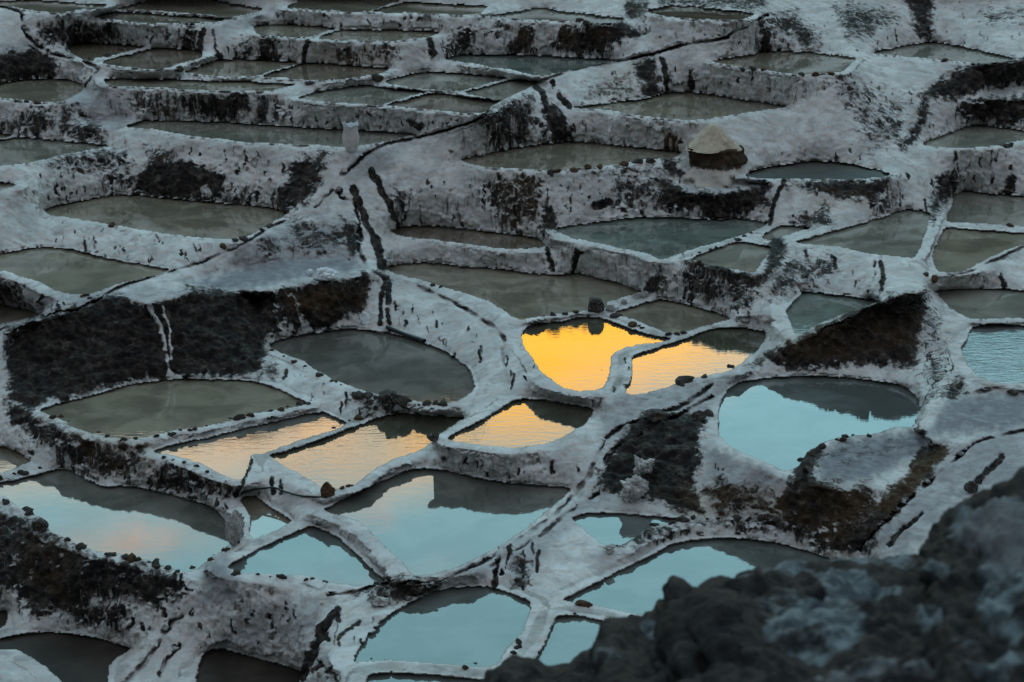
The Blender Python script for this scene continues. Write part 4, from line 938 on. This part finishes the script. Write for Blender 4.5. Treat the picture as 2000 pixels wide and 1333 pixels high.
def rock(name, u, v, w_, h_, seed, mat, label, cat, group=None, sub=3, rough=.3, chop=5, sink=.12, rz=0.0, depth=1.0, boxy=1.0):
    """a loose rock whose foot stands at photo point (u, v); w_ h_ its size in photo pixels there"""
    p = surf(u, v); s_ = ppm(p); V, Fc = rock_shape(seed, sub, 0 if boxy < 1 else rough, chop)
    if boxy < 1: V = np.sign(V)*np.abs(V)**boxy; V = V*(1+rough*fbm(V[:, 0]*2+seed, V[:, 1]*2, V[:, 2]*2, 3))[:, None]; V[:, :2] *= (1.06-.12*V[:, 2:])
    if sub > 3: V = V*(1+.16*fbm(V[:, 0]*5+seed, V[:, 1]*5, V[:, 2]*5, 3, .6))[:, None]
    V = V/np.array([np.ptp(V[:, 0]), np.ptp(V[:, 1]), np.ptp(V[:, 2])]); V[:, 2] -= V[:, 2].min()
    V = V*np.array([w_/s_, w_/s_*depth, h_/s_/math.cos(R(19))]); V[:, 2] -= sink*h_/s_
    c_, s2 = math.cos(rz), math.sin(rz)
    o = mesh_obj(name, V, Fc, mat, smooth=sub > 3); o.location = p; return tag(o, label, cat, group)
rock('block', 1165, 606, 33, 27, 5, STONE_M, 'upright dark mud block on the rim between the olive pond and the golden pond', 'block', rough=.16, chop=0, boxy=.5)
rock('rock', 641, 966, 30, 30, 9, RUST_M, 'brown wedge of rock at the front corner of the pale peach pond', 'rock', rough=.2)
rock('rock', 847, 860, 26, 17, 12, STONE_M, 'small dark rock on the corner where the peach and orange ponds meet', 'rock', rough=.2)
rock('salt_lump', 1258, 928, 44, 42, 21, PALE_M, 'crusted whitish lump, upper one of two lying on the dark mound', 'salt lump', sub=4, rough=.30, chop=9)
rock('salt_lump', 1242, 972, 60, 52, 23, PALE_M, 'larger crusted whitish lump, lower one of two lying on the dark mound', 'salt lump', sub=4, rough=.30, chop=9)
rock('salt_lump', 712, 646, 34, 44, 27, WHITE_M, 'upright white lump standing at the water edge under the dark bank', 'salt lump', sub=4, rough=.25, chop=7)
rock('salt_lump', 746, 655, 44, 14, 29, PALE_M, 'flat greyish slab of salt lying by the black pipe', 'salt lump', sub=3, rough=.3)
rock('salt_heap', 634, 546, 50, 26, 31, WHITE_M, 'bright white wrapped heap on the edge of the violet salt bed', 'salt heap', sub=4, rough=.15, chop=4)
rock('salt_heap', 605, 536, 14, 12, 33, WHITE_M, 'small white lump left of the wrapped heap on the salt bed', 'salt heap', sub=2)
rock('rock', 1276, 822, 44, 18, 35, STONE_M, 'black flat rock on top of the dark mound beside the channel', 'rock', rough=.3)
rock('rock', 1363, 822, 30, 22, 37, STONE_M, 'black rock at the right shoulder of the dark mound', 'rock', rough=.3)
rock('rock', 1896, 962, 30, 26, 38, STONE_M, 'black rock on the pale slope in front of the dark gully', 'rock', rough=.3)
rock('salt_lump', 745, 1180, 36, 18, 39, PALE_M, 'pinkish crusted lump on the dike behind the round blue pond', 'salt lump', sub=4, rough=.30, chop=9)
rock('salt_lump', 1188, 1078, 26, 18, 41, PALE_M, 'small crusted lump at the front tip of the half-moon pond', 'salt lump', sub=3, rough=.5)
rock('salt_lump', 460, 1060, 40, 78, 43, PALE_M, 'tall pale plug of salt standing beside the murky brown pond corner', 'salt lump', sub=4, rough=.2, chop=3)
rock('rock', 80, 1036, 30, 26, 45, STONE_M, 'biggest rounded grey stone on the front rim of the big blue pond at lower left', 'rock', rough=.15, chop=2)
rock('rock', 768, 792, 34, 30, 47, STONE_M, 'brown broken rock on the rubble at the front of the grey-green pond', 'rock', rough=.3)
rock('rock', 1975, 770, 22, 10, 49, STONE_M, 'flat dark stone beside the choppy blue pond at right', 'rock')

# cone of raked salt on its mud column
def lathe(prof, n, jitter=0, seed=0):
    prof = np.array(prof, float); k = len(prof); a = np.arange(n)*2*math.pi/n
    r = prof[:, 0][:, None]*np.ones(n); X = r*np.cos(a); Y = r*np.sin(a); Zc = prof[:, 1][:, None]*np.ones(n)
    if jitter:
        nn = fbm(np.cos(a)*2+Zc*0+seed, np.sin(a)*2+Zc*0, Zc*3, 3); X = X*(1+jitter*nn); Y = Y*(1+jitter*nn)
    V = np.stack([X.ravel(), Y.ravel(), Zc.ravel()], -1); ii = np.arange(k*n).reshape(k, n); j = (np.arange(n)+1) % n
    q = np.stack([ii[:-1], ii[:-1][:, j], ii[1:][:, j], ii[1:]], -1).reshape(-1, 4)
    return V, q
pp = surf(1400, 338); s_ = ppm(pp); hh = 46/s_; r0 = 54/s_
yo = .35
prof = [(r0*1.6, -.3), (r0*1.3, .0), (r0*1.04, hh*.25), (r0*.97, hh*.6), (r0*1.0, hh*.85), (r0*.96, hh*.97), (r0*.8, hh), (.01, hh*1.01)]
V, q = lathe(catmull(prof, 6, False), 96, .20, 3)
V += np.array([pp[0], pp[1]+r0*.8, pp[2]])
hz = np.clip((V[:, 2]-pp[2])/hh, 0, 1); V[:, :2] += (.05*fbm(V[:, 0]*5, V[:, 1]*5, V[:, 2]*5, 3))[:, None]
ped = mesh_obj('mud_column', V, q, GROUND, None, (float(pp[0]), float(pp[1]+r0*.8), float(pp[2])), attrs={'mud': .85*sst(np.clip((hz-.08)/.3, 0, 1)), 'tint': .7+0*hz, 'wet': 0*hz, 'chan': 0*hz, 'rim': 0*hz, 'damp': 0*hz})
tag(ped, 'squat brown mud column carrying the cone of salt', 'column')
base = np.array([pp[0]-6/s_, pp[1]+r0*.8, pp[2]+hh*.99]); rc = 49/s_; hc = 44/s_
V, q = lathe(catmull([(rc*1.12, -.06), (rc*1.0, hc*.03), (rc*.80, hc*.24), (rc*.54, hc*.55), (rc*.33, hc*.82), (rc*.17, hc*.95), (.01, hc*.99)], 6, False), 80, .16, 9)
V += base
tag(mesh_obj('salt_cone', V, q, HEAP_M, None, tuple(map(float, base))), 'smooth cream-coloured cone of raked salt on the brown mud column', 'salt cone')

# open white sack on the rim of the long pond
pp = surf(686, 296); s_ = ppm(pp); pp = pp+np.array([0, 0, -.02])
sack = empty('sack', pp); tag(sack, 'tall open white sack standing on the front rim of the long green pond', 'sack')
def sack_part(prof, n, fold, seed, zf=None):
    V, q = lathe(prof, n); a = np.arctan2(V[:, 1], V[:, 0]); h = V[:, 2]
    k = 1+fold*fbm(np.cos(a)*3+seed, np.sin(a)*3, h*2.5, 2)
    V[:, 0] *= k; V[:, 1] *= k*.8
    if zf is not None: V[:, 2] += zf(a)*np.clip((h-prof[-3][1])/(prof[-1][1]-prof[-3][1]+1e-6), 0, 1)
    return V, q
Rk = 13.5/s_; Hk = 50/s_/math.cos(R(12))
prof = catmull([(.02, 0), (Rk*.42, .01), (Rk*.72, .12*Hk), (Rk*1.02, .40*Hk), (Rk*1.06, .62*Hk), (Rk*.95, .85*Hk), (Rk*.98, Hk)], 5, False)
V, q = sack_part(prof, 48, .24, 1); mesh_obj('bag_body', V, q, CLOTH_M, sack)
prof = catmull([(Rk*.93, .88*Hk), (Rk*.96, Hk), (Rk*1.06, Hk*1.05), (Rk*1.14, Hk*1.10)], 5, False)
V, q = sack_part(prof, 48, .24, 1, lambda a: (5/s_)*(np.sin(a*2+.6)+.5*np.sin(a*5))); mesh_obj('liner', V, q, LINER_M, sack)

# hose and pipe
def tube(name, pts, r, mat, n=10):
    C = catmull(pts, 8, False) if len(pts) > 2 else np.array([np.array(pts[0])+(np.array(pts[1])-np.array(pts[0]))*t for t in np.linspace(0, 1, 6)])
    V = []
    for i, c in enumerate(C):
        t = C[min(i+1, len(C)-1)]-C[max(i-1, 0)]; t /= np.linalg.norm(t); a = np.cross(t, [0, 0, 1]); a /= np.linalg.norm(a); b = np.cross(a, t)
        for k in range(n): th = 2*math.pi*k/n; V.append(c+r*(a*math.cos(th)+b*math.sin(th)))
    k_ = len(C); ii = np.arange(k_*n).reshape(k_, n); j = (np.arange(n)+1) % n
    q = np.stack([ii[:-1], ii[:-1][:, j], ii[1:][:, j], ii[1:]], -1).reshape(-1, 4)
    return mesh_obj(name, np.array(V), q, mat, None, tuple(map(float, C[0])))
def lift(u, v, dz=.03):
    p = surf(u, v); nrm = np.array([0, -1, .5]); return p+nrm*dz
hp = [lift(472, 966), lift(500, 957, .08), lift(535, 955, .06), lift(560, 963, .05), lift(590, 971, .05), lift(638, 972)]
tag(tube('hose', hp, .022, HOSE_M), 'thin black hose hanging across the white wall below the peach pond', 'hose')
tag(tube('pipe', [lift(757, 640, .06), lift(790, 653, .08), lift(828, 668, .10)], .055, HOSE_M), 'dark pipe leaning along the rear edge of the grey-green pond', 'pipe')

# ---------------------------------------------------------------- near rock in front of the camera, out of focus
def near_rock():
    m, T, p = principled('near_rock_crust', .9, .25)
    tc = T.new('ShaderNodeTexCoord'); P = tc.outputs['Object']
    a = attr(T, 'salt'); n1 = T.noise(P, 2.6, 5, .6, .5); n2 = T.noise(P, 9, 5, .6)
    f = T.math('ADD', a, T.math('MULTIPLY', T.math('SUBTRACT', T.math('ADD', T.math('MULTIPLY', n1, .6), T.math('MULTIPLY', n2, .4)), .5), 1.45))
    earth = T.mix(T.smooth(n2, .4, .6), (.006, .005, .006), (.019, .016, .016))
    earth = T.mix(T.smooth(n1, .58, .7), earth, (.030, .020, .012))
    pale = T.mix(T.smooth(n2, .42, .6), (.04, .052, .062), (.125, .15, .168))
    pale = T.mix(attr(T, 'rose'), pale, (.105, .105, .115))
    T.put(p.inputs['Base Color'], T.mix(T.smooth(f, .42, .66), earth, pale))
    bump(T, p, T.math('ADD', n1, T.math('MULTIPLY', n2, .5)), .06)
    crest = [(900,1420),(930,1345),(965,1305),(1000,1290),(1035,1283),(1060,1296),(1085,1302),(1115,1288),(1150,1262),(1168,1240),(1178,1217),(1200,1210),(1245,1210),(1275,1196),(1290,1180),(1303,1182),(1306,1145),(1316,1128),(1330,1128),(1345,1148),(1366,1152),(1382,1134),(1410,1127),(1432,1134),(1450,1120),(1490,1110),(1540,1094),(1600,1092),(1680,1083),(1740,1080),(1808,1074),(1814,1040),(1850,1005),(1900,968),(1950,940),(2000,922),(2060,900),(2160,880),(2300,860)]
    C = catmull(crest, 8, False); n = 420; cum = np.concatenate([[0], np.cumsum(np.hypot(*(C[1:]-C[:-1]).T))]); ss = np.linspace(0, cum[-1], n)
    cu = np.interp(ss, cum, C[:, 0]); cv = np.interp(ss, cum, C[:, 1])
    # far lip of the rock 8.5 m away, falling toward the photographer and steeply down behind
    front = 150; back = 26
    far = 8.6-1.2*np.clip((cu-1200)/900, 0, 1)
    rows = []
    pix = []
    for k in range(front+1):
        t = k/front
        vv = cv+(1640-cv)*t; uu = cu+(np.interp(ss, [0, ss[-1]], [820, 2420])-cu)*t*.6
        dist = far+(3.1-far)*(t**.8)
        x_, y_, w_ = ray(uu, vv); sc = dist/y_
        rows.append(np.stack([x_*sc, y_*sc, w_*sc], -1)); pix.append((uu, vv))
    F0 = np.array(rows)
    lip = F0[0]; dirn = np.stack([lip[:, 0]*.02, np.ones(n), np.zeros(n)], -1); B = []
    for k in range(1, back+1):
        t = k/back; B.append(lip+dirn*(1.8*t)[None] if False else lip+dirn*(1.6*t)+np.array([0, 0, -1])*(t**1.3*3.6+.05))
    G = np.concatenate([np.array(B[::-1]), F0], 0); K = len(G)
    pu = np.concatenate([np.repeat(cu[None], back, 0), np.array([a for a, b in pix])]); pv = np.concatenate([np.repeat(cv[None], back, 0), np.array([b for a, b in pix])])
    x_, y_, z_ = G[..., 0], G[..., 1], G[..., 2]
    nx, ny, nz = normals(blur(x_, 4), blur(y_, 4), blur(z_, 4))
    row = np.arange(K)[:, None]-back; edge = np.clip(np.abs(row)/14, .12, 1)
    big = fbm(x_*1.5, y_*1.5, z_*1.5, 2); sm = fbm(x_*4, y_*4, z_*4, 4, .62)
    ridge = 1-np.abs(fbm(x_*2.6+5, y_*2.6, z_*2.6, 4, .6)); fine_ = fbm(x_*13, y_*13, z_*13, 3, .6)
    am = edge*(.05*big)+(.02+.035*edge)*sm+.075*(ridge-.7)*(.3+.7*edge)+.016*fine_
    bu = np.exp(-(((pu-1405)/70)**2+((pv-1235)/52)**2)*1.1); am += .15*bu*(row > 0)
    x_ = x_+nx*am; y_ = y_+ny*am; z_ = z_+nz*am
    def blob(cx, cy, rx, ry): return np.exp(-(((pu-cx)/rx)**2+((pv-cy)/ry)**2)**2)
    sal = np.zeros(G.shape[:2])
    for cx, cy, rx, ry, st in [(1650,1140,60,30,.75),(1720,1152,50,18,.6),(1545,1115,60,18,.55),(1680,1085,110,10,.5),(1760,1095,40,15,.4),(1950,1030,110,60,.62),(1960,1160,70,120,.5),(1570,1230,110,60,.4),(1640,1220,60,50,.5),(1275,1225,30,18,.5),(1390,1290,120,50,.3),(1840,1120,25,14,.7),(1830,1210,50,40,.3),(1950,1290,80,50,.35),(1700,1320,200,40,.3),(1440,1135,40,16,.35),(1200,1290,60,30,.22)]:
        sal = np.maximum(sal, st*1.2*blob(cx, cy, rx, ry))
    sal = np.clip(sal+.14, 0, 1)*(1-bu)
    rose = np.clip(blob(1980, 1050, 120, 60)+blob(1700, 1330, 200, 40)*.6, 0, 1)
    ii = np.arange(K*n).reshape(K, n); q = np.stack([ii[:-1, :-1], ii[1:, :-1], ii[1:, 1:], ii[:-1, 1:]], -1).reshape(-1, 4)
    V = np.stack([x_.ravel(), y_.ravel(), z_.ravel()], -1); loc = (float(V[:, 0].mean()), float(V[:, 1].mean()), float(V[:, 2].min()))
    o = mesh_obj('rock_outcrop', V, q, m, None, loc, attrs={'salt': sal.ravel(), 'rose': rose.ravel()})
    tag(o, 'big blurred dark rock outcrop with pale salt patches in the lower right foreground', 'rock outcrop')
near_rock()
bpy.context.view_layer.update()
